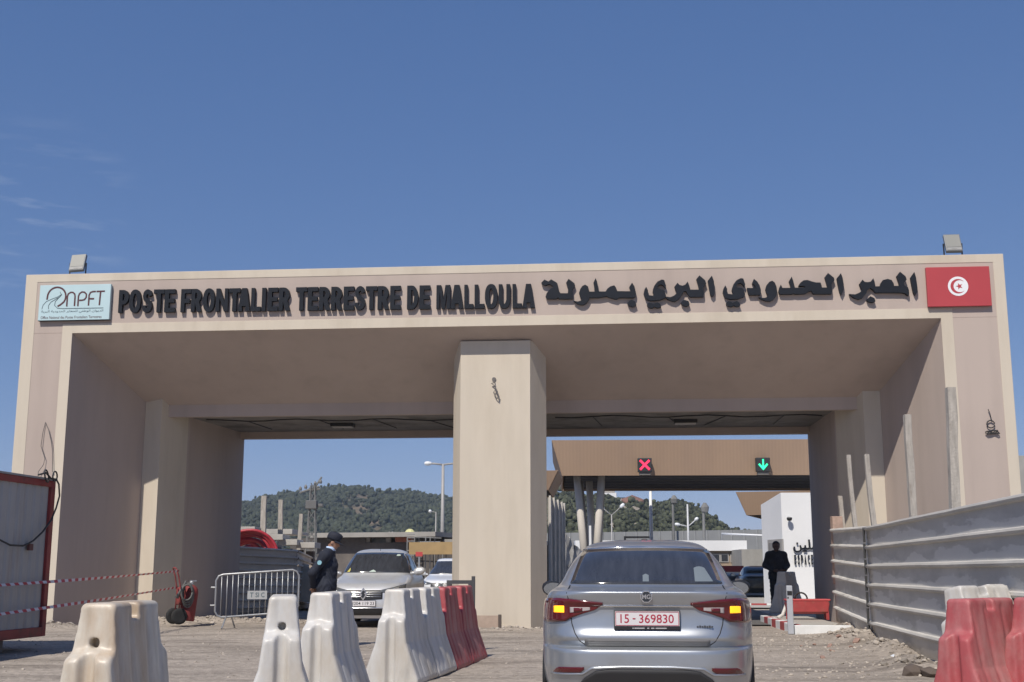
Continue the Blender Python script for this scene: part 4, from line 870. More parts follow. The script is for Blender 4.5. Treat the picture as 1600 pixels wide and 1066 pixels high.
def mirror(root, x, y, z, sg, mat, glass_back=True, s=1.0):
    mb = MB(); rows = []
    for t, k in ((-1, .25), (-.85, .72), (-.4, .98), (.1, 1.0), (.6, .9), (.9, .62), (1, .3)):
        c = Vector((sg * (.12 + .11 * t) * s, 0, .0)); row = []
        for i in range(14):
            a = 2 * math.pi * i / 14; row.append((x + c.x, y + .075 * k * math.cos(a) * s + .02 * abs(t), z + .075 * (.75 + .25 * k) * k * math.sin(a) * s + .012 * t))
        rows.append(row + [row[0]])
    mb.grid(rows, flip=sg < 0); mb.tube([(x - sg * .07, y, z - .04), (x + sg * .06, y, z - .03)], .028, 8); o = mb.build('door_mirror', mat, root, smooth=True)
    yb = -.078 if glass_back else .078
    mb = MB(); n = 16; mb.plate([(x + sg * .115 * s + .095 * s * math.cos(2 * math.pi * i / n), z + .058 * s * math.sin(2 * math.pi * i / n)) for i in range(n)], y + yb * s, y + yb * .9 * s)
    if glass_back: mb.build('mirror_glass', M('mirror_silvering', (.42, .46, .50), .06, metal=1.0, var=.03), o)
    return o
def side_glass(sh, root, y_rear, y_front, zb, zt, slope_r, slope_f, pillars):
    for sg in (-1, 1):
        yb = [y_rear] + [p for p in pillars] + [y_front]
        for a, b in zip(yb[:-1], yb[1:]):
            a2, b2 = a + .035, b - .035
            zu = lambda y: min(zt, zb + .02 + max(0, (y - y_rear)) * slope_r, zb + .02 + max(0, (y_front - y)) * slope_f)
            sheet('side_window', sh.side_patch(a2, b2, lambda y: zb, zu, sg, .004), M_glassd, root)
def plate_text(mb, t, x0, x1, z0, z1, y, d, sgn=1, bold=.008):
    V0, F0 = text_mesh(t, 1.0, bold); a, b = V0.min(0), V0.max(0)
    vs = [((x0 + (p[0] - a[0]) / (b[0] - a[0]) * (x1 - x0)) * sgn, y + d * (.5 - p[2]) * sgn, z0 + (p[1] - a[1]) / (b[1] - a[1]) * (z1 - z0)) for p in V0]
    mb.add(vs, F0)
def paint(name, c, rough=.28, metal=.75): return M(name, c, rough, metal=metal, var=.05, scale=1.2, coat=.45, c2=(c[0] * .7 + .10, c[1] * .7 + .09, c[2] * .7 + .07), c2scale=2.4, c2lo=.45, c2hi=.75, bump=.0)
M_taillens = M('tail_lamp_red', (.11, .007, .011), .12, var=.1, coat=.6)
M_tailclear = M('tail_lamp_clear', (.42, .38, .38), .15, var=.1, coat=.5)
M_amber = M('lit_indicator', (.9, .45, .02), .3, emit=(1.0, .36, .012), estr=1.7)
M_bootshade = M('boot_shade_grey', (.18, .18, .185), .45, metal=.3)

# --- the silver saloon in front of us, seen from behind
M_silver = paint('silver_blue_paint', (.43, .46, .50), .33, .7)
CH = R(6.0); cp = at(1010.5, 965, 9.62)
mg = thing('silver_saloon_car', 'silver saloon car seen from behind with both amber indicators lit and a red-lettered plate', 'car', (cp.x, cp.y, 0), -CH)
def car_px(px, py, d, P=Vector((cp.x, cp.y, 0)), th=CH):
    r = ray(px, py); fw = Vector((math.sin(th), math.cos(th), 0)); t = ((P + fw * d) - Vector((0, 0, CAMH))).dot(fw) / r.dot(fw); q = Vector((0, 0, CAMH)) + r * t - P
    return (q.x * math.cos(th) - q.y * math.sin(th), q.z)
zs = np.concatenate([np.linspace(.20, .58, 16), np.linspace(.588, .70, 16), np.linspace(.71, .985, 18), np.linspace(.992, 1.10, 26), np.linspace(1.11, 1.40, 18), np.linspace(1.41, 1.475, 12)])
S1 = Shell([(.20, .845), (.32, .878), (.45, .886), (.60, .888), (.75, .888), (.86, .876), (.94, .855), (1.0, .825), (1.05, .775), (1.10, .735), (1.2, .685), (1.3, .625), (1.38, .56), (1.42, .51), (1.45, .43), (1.475, .25)],
           [(.20, .20), (.30, .07), (.38, .03), (.46, .0), (.575, .0), (.592, .012), (.60, .055), (.606, .075), (.664, .034), (.676, .031), (.76, .058), (.86, .066), (.915, .062), (.925, .05), (.97, .03), (1.024, .012), (1.030, .016), (1.036, .05), (1.052, .32), (1.062, .42), (1.085, .50), (1.18, .68), (1.30, .89), (1.38, 1.10), (1.41, 1.22), (1.44, 1.45), (1.475, 2.0)],
           [(.20, 4.45), (.45, 4.6), (.65, 4.58), (.78, 4.45), (.86, 4.15), (.95, 3.75), (1.02, 3.3), (1.10, 3.15), (1.25, 2.9), (1.38, 2.65), (1.44, 2.4), (1.475, 2.2)],
           [(.2, 5.0), (.9, 5.5), (1.05, 5.2), (1.12, 5.2), (1.3, 4.6), (1.45, 3.0), (1.48, 2.6)])
S1.body(zs, M_silver, mg)
gx0, gz0 = car_px(896, 912, .52); gx1, gz1 = car_px(1115.5, 909.5, .52); tx0, tz0 = car_px(908, 868, 1.12); tx1, tz1 = car_px(1098, 865.5, 1.12)
sheet('rear_window', S1.quad_patch((-.625, 1.085), (.625, 1.085), (.545, 1.368), (-.545, 1.368), .006), M_glassd, mg)
o = MB(); o.grid(S1.quad_patch((.40, 1.10), (.55, 1.10), (.49, 1.21), (.40, 1.21), .0105, nx=4, nz=4)); o.build('window_sticker', M('sticker_grey', (.17, .20, .22), .5), mg, solid=.001)
o = MB(); o.grid(S1.quad_patch((-.025, 1.10), (.025, 1.10), (.025, 1.15), (-.025, 1.15), .0105, nx=2, nz=2)); o.build('window_sticker', M('sticker_grey', (.17, .20, .22), .5), mg, solid=.001)
MB().tube(line_on(S1, [(-.62, 1.395), (-.3, 1.412), (0, 1.418), (.3, 1.412), (.62, 1.395)] if False else [(-.55, 1.376), (-.3, 1.388), (0, 1.392), (.3, 1.388), (.55, 1.376)], .005, .003), .006, 6).build('roof_edge_line', M_chrome, mg, smooth=True)
# boot lid shut lines
for sg in (-1, 1):
    pts = [(sg * .625, 1.072), (sg * .625, 1.02), (sg * .605, .95), (sg * .595, .86), (sg * .585, .78), (sg * .56, .71), (sg * .52, .65), (sg * .47, .615)]
    MB().tube(line_on(S1, pts, .004, -.001), .0045, 6).build('shut_line', M('shut_line_black', (.02, .02, .022), .6), mg, smooth=True)
MB().tube(line_on(S1, [(-.47, .613), (0, .611), (.47, .613)], .004, -.001), .0045, 6).build('shut_line', MC['shut_line_black'], mg, smooth=True)
# lamps
for sg in (-1, 1):
    f = (lambda fn: (lambda x: fn(abs(x)))) 
    zu = f(lin((.34, .938), (.40, .945), (.60, .968), (.70, .975), (.80, .968), (.845, .95))); zl = f(lin((.34, .930), (.40, .885), (.50, .855), (.60, .82), (.64, .795), (.80, .782), (.845, .80)))
    lamp = sheet('tail_lamp', S1.end_patch(sg * .34, sg * .842, zl, zu, .010, nx=30), M_taillens, mg, solid=.012)
    zc = f(lin((.40, .918), (.60, .918))); zc2 = f(lin((.40, .880 + .01), (.60, .865)))
    sheet('clear_lens', S1.end_patch(sg * .44, sg * .60, f(lin((.44, .880), (.60, .858))), f(lin((.40, .902), (.60, .902))), .0175, nx=10), M_tailclear, lamp, solid=.002)
    sheet('indicator', S1.end_patch(sg * .648, sg * .735, lambda x: .857, f(lin((.648, .912), (.735, .908))), .021, nx=8), M_amber, lamp, solid=.003)
    sheet('dark_band', S1.end_patch(sg * .50, sg * .57, f(lin((.5, .868), (.57, .86))), f(lin((.5, .896), (.57, .896))), .0195, nx=4, nz=2), M_taillens, lamp, solid=.002)
    sheet('reflector', S1.end_patch(sg * .49, sg * .745, f(lin((.49, .435), (.52, .41), (.745, .395))), f(lin((.49, .455), (.56, .452), (.70, .448), (.745, .41))), .006, nx=14, nz=4), M_taillens, mg)
sheet('chrome_strip', S1.end_patch(-.60, .60, lambda x: .906, lambda x: .919, .012, nx=40, nz=3), M_chrome, mg, solid=.006)
sheet('boot_underside_shade', S1.end_patch(-.485, .485, lambda x: .613, lambda x: .660, .003, nx=30, nz=3), M_bootshade, mg)  # shade of the boot lid's down-facing underside, put in as a darker grey strip
sheet('diffuser', S1.end_patch(-.62, .62, lambda x: .205, lin((-.62, .22), (-.50, .36), (-.40, .425), (-.3, .438), (.3, .438), (.40, .425), (.50, .36), (.62, .22)), .008, nx=40, nz=8), M('diffuser_black', (.03, .03, .033), .65), mg, solid=.01)
MB().tube(line_on(S1, [(-.76, .392), (-.50, .405), (-.43, .45), (-.2, .462), (.2, .462), (.43, .45), (.50, .405), (.76, .392)], .004, .004), .011, 6).build('bumper_crease', M_silver, mg, smooth=True)
# plate
px0, pz1 = car_px(960.5, 955.5, .0); px1, pz0 = car_px(1062, 979, .0)
yp = float(S1.end_y(0, .80)) - .028
MB().b2((px0 - .008, yp, pz0 - .028), (px1 + .008, yp + .03, pz1 + .008)).build('plate_frame', M_black, mg, bevel=.004)
MB().b2((px0, yp - .004, pz0), (px1, yp, pz1)).build('number_plate', M('plate_white', (.66, .64, .65), .45, var=.03), mg)
mb = MB()
for (a, b, c, d) in ((px0 + .004, px1 - .004, pz0 + .003, pz0 + .007), (px0 + .004, px1 - .004, pz1 - .007, pz1 - .003), (px0 + .004, px0 + .008, pz0 + .003, pz1 - .003), (px1 - .008, px1 - .004, pz0 + .003, pz1 - .003)): mb.b2((a, yp - .0058, c), (b, yp - .0042, d))
W_ = px1 - px0; H_ = pz1 - pz0
plate_text(mb, '15', px0 + W_ * .085, px0 + W_ * .22, pz0 + H_ * .2, pz1 - H_ * .2, yp - .0052, .0016)
mb.b2((px0 + W_ * .275, yp - .006, pz0 + H_ * .46), (px0 + W_ * .32, yp - .0044, pz0 + H_ * .54))
plate_text(mb, '369830', px0 + W_ * .375, px0 + W_ * .915, pz0 + H_ * .2, pz1 - H_ * .2, yp - .0052, .0016)
mb.build('plate_lettering', M('plate_red', (.38, .02, .05), .5), mg)
mb = MB()
for k_, (a_, l_) in enumerate(((.27, .02), (.30, .16), (.50, .03), (.56, .05), (.63, .17))): mb.b2((px0 + W_ * a_, yp - .0015, pz0 - .021), (px0 + W_ * (a_ + l_), yp - .0002, pz0 - .012))
mb.build('frame_print', M('print_pale', (.4, .4, .41), .6), mg)
# octagon badge with MG
ex_, ez_ = car_px(1004.5, 932.5, .05); ex_ = 0 if abs(ex_) < .05 else ex_; ye = float(S1.end_y(0, ez_)) - .012
oc = lambda r: [(ex_ + r * math.cos(R(22.5 + 45 * i)), ez_ + r * math.sin(R(22.5 + 45 * i))) for i in range(8)]
bd = MB().plate(oc(.050), ye, ye + .02).build('badge', M_chrome, mg, bevel=.003)
MB().plate(oc(.041), ye - .002, ye - .0005).build('badge_field', M('badge_dark', (.05, .055, .065), .3, metal=.5), bd)
mb = MB(); plate_text(mb, 'MG', ex_ - .033, ex_ + .033, ez_ - .018, ez_ + .018, ye - .0035, .002, bold=.03); mb.build('badge_letters', M_chrome, bd)
mb = MB()
for k in range(7): mb.b2((.385 + k * .0185, float(S1.end_y(.44, .765)) - .010, .758), (.385 + k * .0185 + .013, float(S1.end_y(.44, .765)) - .002, .770 + .004 * (k % 2)))
mb.build('model_script', M('script_dark', (.10, .10, .11), .3, metal=.6), mg)
mirror(mg, -.79, 2.75, 1.01, -1, M_black, s=1.05); mirror(mg, .79, 2.75, 1.02, 1, M_black, s=1.05)
side_glass(S1, mg, .95, 3.05, 1.06, 1.37, .42, .75, [1.55, 2.25])
wheels(mg, .845, (.98, 3.65), .325)
MB().box((0, 2.2, 1.478), (.06, .16, .02)).build('aerial_fin', M_black, mg, bevel=.006)

# --- oncoming cars, seen from the front
def front_car(name, label, loc, rz, mat, kind):
    t = thing(name, label, 'car', loc, rz)
    up = .0 if kind == 'saloon' else .12
    S = Shell([(.18, .76), (.35, .84), (.6, .865), (.78, .86), (.90, .83), (.98, .78), (1.06, .745), (1.2, .685), (1.35, .61), (1.44 + up * .6, .56), (1.485 + up, .47), (1.515 + up, .25)],
              [(.18, -2.05), (.5, -2.15), (.8, -2.13), (.95, -2.08), (1.02, -1.95), (1.10, -1.5 - up * 3), (1.3, -1.1 - up * 5), (1.45, -.7 - up * 5), (1.515 + up, -.3)],
              [(.18, 2.05), (.30, 2.14), (.45, 2.17), (.58, 2.16), (.68, 2.13), (.76, 2.06), (.82, 1.92), (.88, 1.62), (.94, 1.28), (.985, 1.06), (1.02, .98), (1.2, .66), (1.36, .36), (1.44 + up * .6, .16), (1.485 + up, -.06), (1.515 + up, -.35)],
              [(.2, 4.2), (.7, 4.2), (.95, 5), (1.1, 5), (1.4, 4.5), (1.5 + up, 2.8)])
    S.body(np.concatenate([np.linspace(.18, .7, 22), np.linspace(.71, 1.06, 34), np.linspace(1.08, 1.515 + up, 22)]), mat, t)
    zt = 1.42 + up * .75
    sheet('windscreen', S.quad_patch((.66, 1.03), (-.66, 1.03), (-.545, zt), (.545, zt), .006, rear=False), M_glassd, t)
    side_glass(S, t, -1.35, .86, 1.03, zt - .02, .5, .62, [-.55, .12])
    for sg in (-1, 1):
        f = lambda fn: (lambda x: fn(abs(x)))
        hl = sheet('headlight', S.end_patch(sg * .36, sg * .80, f(lin((.36, .665), (.55, .645), (.80, .68))), f(lin((.36, .705), (.6, .755), (.80, .815))), .008, rear=False, nx=18), M('headlamp_glass', (.10, .105, .11), .08, coat=.8), t, solid=.01)
        sheet('lamp_reflector', S.end_patch(sg * .60, sg * .77, f(lin((.6, .675), (.77, .70))), f(lin((.6, .735), (.77, .785))), .0145, rear=False, nx=8), M('lamp_silver', (.62, .64, .66), .12, metal=.8), hl, solid=.002)
        mb = MB(); mirror(t, sg * .84, .62, 1.06, sg, mat, glass_back=True, s=1.1)
        MB().lathe([(0, 0), (.05, 0), (.05, .03), (0, .03)], 16, Matrix.Translation((sg * .62, float(S.end_y(.62, .40, False)) - .01, .40)) @ Matrix.Rotation(R(-90), 4, 'X')).build('fog_lamp', M('lamp_silver', (.62, .64, .66), .12, metal=.8), t)
    gm = M('grille_black', (.022, .022, .024), .4)
    sheet('grille', S.end_patch(-.40, .40, lambda x: .52 + .12 * abs(x) ** 2, lambda x: .705, .006, rear=False, nx=24), gm, t)
    for k in range(3): MB().tube(line_on(S, [(-.37, .585 + .04 * k), (.37, .585 + .04 * k)], .004, .012, False), .004, 6).build('grille_bar', M_chrome, t, smooth=True)
    sheet('lower_intake', S.end_patch(-.62, .62, lambda x: .235, lambda x: .36, .006, rear=False, nx=24), gm, t)
    MB().tube(line_on(S, [(-.62, .37), (0, .375), (.62, .37)], .004, .01, False), .011, 6).build('intake_trim', M_chrome, t, smooth=True)
    yf = float(S.end_y(0, .45, False)) + .012
    MB().b2((-.27, yf - .01, .405), (.27, yf + .006, .515)).build('plate_frame', M_black, t)
    MB().b2((-.26, yf + .0065, .412), (.26, yf + .010, .508)).build('number_plate', M('plate_white', (.66, .64, .65), .45, var=.03), t)
    ya = float(S.end_y(0, .64, False)) + .02
    if name.startswith('silver'):
        mb = MB(); plate_text(mb, '3204 119 23', -.235, .235, .43, .49, yf + .0108, .0016, -1); mb.build('plate_lettering', M_black, t)
        bd = MB().plate([(0, .755), (.09, .63), (0, .505), (-.09, .63)], ya + .02, ya - .02).build('badge', M_chrome, t, bevel=.006)
        MB().plate([(.0, .705), (.046, .64), (.018, .62), (.048, .585), (0, .555), (-.046, .62), (-.018, .64), (-.048, .675)], ya + .0235, ya + .0205).build('badge_core', M('badge_dark', (.05, .055, .065), .3, metal=.5), bd, fix=True)
        MB().tube([(-.05, .35, 1.47), (-.05, .22, 1.55)], .006, 6).build('aerial', M_black, t)
        o = MB(); o.grid(S.quad_patch((-.50, 1.36), (-.42, 1.36), (-.42, 1.385), (-.50, 1.385), .012, rear=False, nx=2, nz=2)); o.build('windscreen_sticker', M('sticker_pale', (.5, .6, .55), .5), t, solid=.001)
        o = MB(); o.grid(S.quad_patch((.10, 1.04), (-.06, 1.04), (-.03, 1.065), (.04, 1.075), .012, rear=False, nx=2, nz=2)); o.build('dashboard_paper', M('sticker_pale', (.5, .6, .55), .5), t, solid=.001)
        o = MB(); o.grid(S.quad_patch((.60, 1.04), (.53, 1.04), (.53, 1.10), (.545, 1.115), .012, rear=False, nx=2, nz=2)); o.build('yellow_vest', M('vest_yellow', (.55, .50, .12), .7), t, solid=.001)
    elif name.startswith('white'):
        bd = MB().tube([(.058 * math.cos(a), ya + .005, .645 + .058 * math.sin(a)) for a in np.linspace(0, 6.283, 25)[:-1]], .007, 6, closed=True).build('badge', M_chrome, t, smooth=True)
        mb = MB(); yy = ya + .006
        mb.tube([(-.028, yy, .697), (0, yy, .655), (.028, yy, .697)], .007, 6); mb.tube([(-.053, yy, .665), (-.026, yy, .595), (0, yy, .645), (.026, yy, .595), (.053, yy, .665)], .007, 6); mb.build('badge_letters', M_chrome, bd)
    wheels(t, .845, (-1.3, 1.33), .31); return t
rp = at(593, 950, 28.0); front_car('silver_oncoming_car', 'silver grey saloon facing us through the left lane, with a diamond badge and numbered plate', (rp.x, rp.y, 0), R(180 - 3.0), paint('silver_grey_paint', (.62, .635, .66), .36, .35), 'saloon').scale = (1, 1, 1.10)
vp = at(703, 950, 48.0); front_car('white_oncoming_car', 'white car facing us, half hidden behind the middle pillar', (vp.x, vp.y, 0), R(180 - 6.0), M('white_car_paint', (.74, .76, .78), .25, metal=0, var=.03, coat=.8), 'crossover')
M_dcar = paint('dark_car_paint', (.05, .055, .06), .3, .3)
for (px, Y, lb) in ((1182, 57, 'dark car parked with its back to us beside the white customs building'), (1143, 66, 'dark car further off, parked left of the other dark car')):
    q = at(px, 930, Y); front_car('parked_dark_car', lb, (q.x, q.y, .0), R(-4), M_dcar, 'saloon').scale = (1, 1, .9)

# ------------------------------------------------------------------ people: each body one continuous skin, clothes as children
def figure(name, label, loc, rz, J, cloth_top, cloth_leg, skin, h=.011, cap=None, jacket_hem=.86, bulk=0.0):
    root_fn = lambda prims, k: (lambda X, Y, Z: _union(prims, X, Y, Z, k))
    def _union(prims, X, Y, Z, k):
        d = None
        for q in prims:
            e = ellip(X, Y, Z, q[1], q[2]) if q[0] == 'e' else cone(X, Y, Z, q[1], q[2], q[3], q[4]); kk = q[-1] if q[0] == 'e' and len(q) > 3 else k
            d = e if d is None else smin(d, e, kk)
        return d
    P = J; hd = np.array(P['head']); fd = np.array(P['face']); fd = fd / np.linalg.norm(fd); sd = np.cross(fd, (0, 0, 1)); sd /= np.linalg.norm(sd); upv = np.cross(sd, fd)
    A = lambda f, s, u: tuple(hd + fd * f + sd * s + upv * u)
    body = [('c', P['pelvis'], P['chest'], .125, .135), ('c', P['chest'], P['neck'], .12, .06), ('c', P['neck'], tuple(hd - upv * .06), .055, .052)]
    legs, arms, hands = [], [], []
    for s in ('l', 'r'):
        legs += [('c', P['hip' + s], P['knee' + s], .092, .060), ('c', P['knee' + s], P['ankle' + s], .056, .040)]
        body += [('c', P['neck'], P['sho' + s], .055, .068)]
        arms += [('c', P['sho' + s], P['elb' + s], .055, .044), ('c', P['elb' + s], P['wri' + s], .042, .029)]
        wr = np.array(P['wri' + s]); hdir = np.array(P['hdir' + s], float); hdir /= np.linalg.norm(hdir); hs = np.array(P['hside' + s], float); hs -= hdir * hs.dot(hdir); hs /= np.linalg.norm(hs); pn = np.cross(hdir, hs)
        palm = wr + hdir * .085
        hands += [('c', tuple(wr), tuple(palm), .027, .032)]
        for i, ln in enumerate((.070, .080, .075, .058)):
            b0_ = palm + hs * (.030 - .020 * i); m_ = b0_ + hdir * ln * .55 + pn * .012; e_ = m_ + hdir * ln * .30 + pn * .032
            hands += [('c', tuple(b0_), tuple(m_), .0105, .0098), ('c', tuple(m_), tuple(e_), .0098, .0085)]
        tb = wr + hdir * .03 + hs * .022; hands += [('c', tuple(tb), tuple(tb + hdir * .035 + hs * .028), .013, .011), ('c', tuple(tb + hdir * .035 + hs * .028), tuple(tb + hdir * .068 + hs * .022 + pn * .01), .011, .009)]
    head = [('e', A(0, 0, .03), (.095, .078, .105), .03), ('e', A(.03, 0, -.045), (.062, .056, .065), .03), ('c', A(.085, 0, .022), A(.108, 0, -.012), .011, .016), ('c', A(.075, -.02, -.055), A(.075, .02, -.055), .012, .012),
            ('c', A(.08, -.035, .04), A(.08, .035, .04), .013, .013), ('e', A(-.005, .078, .0), (.022, .012, .032), .008), ('e', A(-.005, -.078, .0), (.022, .012, .032), .008)]
    allp = body + legs + arms
    pts = np.array([q for p in allp for q in p[1:3]] + [A(.1, 0, -.1), A(-.1, 0, .15)]); feet = []
    for s in ('l', 'r'):
        a = np.array(P['ankle' + s]); t = np.array(P['toe' + s]); feet += [('c', tuple(a - (0, 0, .03)), tuple(t), .045, .036)]
    lo = pts.min(0) - .22; hi = pts.max(0) + .2; lo[2] = -.03
    def full(X, Y, Z):
        d = _union(body + legs + arms + feet, X, Y, Z, .045); d = smin(d, _union(head, X, Y, Z, .022), .02); return smin(d, _union(hands, X, Y, Z, .007), .008)
    t = thing(name, label, 'person', loc, rz)
    v, f = surfnet(full, lo, hi, h); mesh_obj('body', v, f, skin, t)
    # jacket: torso and arms, a finger thicker, cut clean at hem and cuffs
    top = [(q[0], q[1], q[2], q[3] + .028 + bulk, q[4] + .026 + bulk) for q in body[:1]] + [('c', body[1][1], body[1][2], .15 + bulk, .078)] + [(q[0], q[1], q[2], q[3] + .022, q[4] + .024) for q in body[3:]]
    arm_ = [(q[0], q[1], q[2], q[3] + .022 + bulk * .6, q[4] + .020 + bulk * .6) for q in arms]
    hipc = [('c', tuple(np.array(P['pelvis']) - (0, 0, .06)), P['pelvis'], .15, .15)]
    for s in ('l', 'r'):
        h_ = np.array(P['hip' + s]); hipc.append(('c', tuple(h_), tuple(h_ - (0, 0, .1)), .128, .124))
    def jk(X, Y, Z):
        d = _union(top + hipc, X, Y, Z, .05); ar_ = _union(arm_, X, Y, Z, .05); d = d + .006 * np.sin(Z * 55 + 6 * np.sin(X * 18 + Y * 13)) * np.exp(-((Z - 1.05) / .35) ** 2)
        d = np.maximum(d, jacket_hem - Z)
        nk = np.array(P['neck']); d = np.maximum(d, -(np.sqrt((X - nk[0] - fd[0] * .02) ** 2 + (Y - nk[1] - fd[1] * .02) ** 2 + (Z - nk[2] - .075) ** 2) - .078))
        for s in ('l', 'r'):
            w_ = np.array(P['wri' + s]); e_ = np.array(P['elb' + s]); dd = (w_ - e_) / np.linalg.norm(w_ - e_); near = np.sqrt((X - w_[0]) ** 2 + (Y - w_[1]) ** 2 + (Z - w_[2]) ** 2) < .09
            ar_ = np.where(near, np.maximum(ar_, (X - w_[0]) * dd[0] + (Y - w_[1]) * dd[1] + (Z - w_[2]) * dd[2] - .0), ar_)
        return smin(d, ar_, .04)
    v, f = surfnet(jk, lo, hi, h); mesh_obj('jacket', v, f, cloth_top, t)
    trp = [(q[0], q[1], q[2], q[3] + .020, q[4] + .022) for q in legs] + [('c', P['pelvis'], P['pelvis'], .135, .135)]
    def trs(X, Y, Z): return np.maximum(np.maximum(_union(trp, X, Y, Z, .05) + .004 * np.sin(Z * 60 + 9 * X), .055 - Z), Z - (jacket_hem + .06))
    v, f = surfnet(trs, lo, hi, h); mesh_obj('trousers', v, f, cloth_leg, t)
    sp = [('c', q[1], q[2], q[3] + .012, q[4] + .012) for q in feet]
    def shs(X, Y, Z): return np.maximum(np.maximum(_union(sp, X, Y, Z, .02), Z - .10), -.002 - Z)
    v, f = surfnet(shs, lo, hi, h); mesh_obj('shoe', v, f, M_black, t)
    hair = M('dark_hair', (.015, .012, .010), .7)
    def hr(X, Y, Z):
        d = ellip(X, Y, Z, A(-.012, 0, .04), (.100, .085, .112)); ff = (X - hd[0]) * fd[0] + (Y - hd[1]) * fd[1] + (Z - hd[2]) * fd[2]; uu = (X - hd[0]) * upv[0] + (Y - hd[1]) * upv[1] + (Z - hd[2]) * upv[2]
        return np.maximum(d, np.maximum(ff - .055 + np.maximum(0, .09 - uu) * .9, -.045 - uu))
    v, f = surfnet(hr, hd - .17, hd + .2, .008); mesh_obj('hair', v, f, hair, t)
    for s in (-1, 1):
        mb = MB(); c = Vector(A(.082, s * .032, .018)); mb.lathe([(0, -.009), (.008, -.005), (.009, 0), (.008, .005), (0, .009)], 8, Matrix.Translation(c)); mb.build('eye', M('eye_dark', (.03, .025, .02), .2), t, smooth=True)
    return t, A
M_skin = M('skin', (.36, .20, .135), .55, var=.08, sss=.05); M_skin2 = M('dark_skin', (.13, .075, .05), .55, var=.08, sss=.03)
M_navy = M('navy_uniform', (.016, .020, .034), .85, var=.2, scale=9); M_navy2 = M('navy_trousers', (.020, .024, .040), .85, var=.2, scale=9)
op = at(509, 950, 19.6)
J1 = dict(pelvis=(0, 0, .97), chest=(.01, 0, 1.27), neck=(.03, 0, 1.47), head=(.085, 0, 1.615), face=(.90, .10, -.34),
          hipl=(0, .095, .93), kneel=(.05, .11, .51), anklel=(-.01, .11, .09), toel=(.17, .13, .035), hipr=(0, -.095, .93), kneer=(.02, -.11, .51), ankler=(-.05, -.11, .09), toer=(.13, -.14, .035),
          shol=(.0, .185, 1.41), elbl=(-.15, .25, 1.15), wril=(-.20, .05, .945), sho_=0, shor=(.0, -.185, 1.41), elbr=(-.17, -.24, 1.15), wrir=(-.20, -.06, .93),
          hdirl=(-.0, -.8, -.5), hsidel=(.5, 0, .5), hdirr=(-.05, .55, -.8), hsider=(.5, 0, .5))
off, A1 = figure('person', 'uniformed officer in navy jacket and peaked cap, hands behind his back, facing the cars', (op.x, op.y, 0), R(-4), J1, M_navy, M_navy2, M_skin)
# cap with visor and badge, collar, arm patch, epaulette
hd = Vector(J1['head']); fdv = Vector(J1['face']).normalized(); sdv = fdv.cross(Vector((0, 0, 1))).normalized(); uv = sdv.cross(fdv)
B_ = Matrix((fdv, sdv * -1, uv)).transposed().to_4x4(); B_.translation = hd
M_cap = M('navy_cap', (.014, .017, .03), .8, var=.15)
mb = MB(); rows = []
for (s, z, fx) in ((1.0, .045, 0), (1.06, .075, .0), (1.10, .115, .005), (1.0, .15, .012), (.7, .17, .012), (.3, .178, .01), (.02, .18, .01)):
    rows.append([B_ @ Vector((fx - .008 + .108 * s * math.cos(a), .092 * s * math.sin(a), z)) for a in np.linspace(0, 2 * math.pi, 25)])
mb.grid(rows); vz = []
for t_ in np.linspace(0, 1, 5): vz.append([B_ @ Vector((-.008 + (.108 + .085 * t_ * math.cos(a) ** .5 if abs(a) < 1.55 else .108) * math.cos(a), .092 * math.sin(a) * (1 - .08 * t_), .05 - .03 * t_)) for a in np.linspace(-1.35, 1.35, 15)])
cap_o = mb.build('peaked_cap', M_cap, off, smooth=True, solid=.004); mb = MB(); mb.grid(vz); mb.build('visor', M_cap, cap_o, smooth=True, solid=.005)
mb = MB(); mb.lathe([(0, -.004), (.022, -.003), (.022, .004), (0, .005)], 14, B_ @ Matrix.Translation((.095, .035, .105)) @ Matrix.Rotation(R(70), 4, 'Y') @ Matrix.Rotation(R(-25), 4, 'X')); mb.build('cap_badge', M('badge_pale', (.66, .58, .48), .5), cap_o)
mb = MB(); mb.box(B_ @ Vector((-.02, .098, .085)), (.045, .012, .02)); mb.build('cap_insignia', M('badge_pale', (.66, .58, .48), .5), cap_o)
nk = Vector(J1['neck']); mb = MB()
mb.grid([[nk + Vector((.025 + (.068 + .012 * k) * math.cos(a), (.070 + .012 * k) * math.sin(a), .075 - .055 * k + .02 * abs(math.sin(a / 2)) * (1 - k))) for a in np.linspace(.12, 6.16, 26)] for k in (0, .5, 1)]); mb.build('shirt_collar', M('light_blue_shirt', (.45, .58, .78), .8), off, smooth=True, solid=.006)
mb = MB(); mb.plate([(.036 * math.cos(a), .036 * math.sin(a)) for a in np.linspace(0, 6.283, 21)[:-1]], -.004, .004); pt = Vector((-.055, -.288, 1.305))
o = mb.build('arm_patch', M('patch_blue', (.22, .42, .50), .7, var=.25, scale=40), off); o.location = pt; o.rotation_euler = (R(-6), R(0), R(-8))
mb = MB(); mb.box((-.03, -.15, 1.485), (.05, .09, .012), rot=(R(18), 0, 0)); mb.build('epaulette', M('badge_pale', (.66, .58, .48), .5), off)
mp_ = at(1216, 950, 32.0)
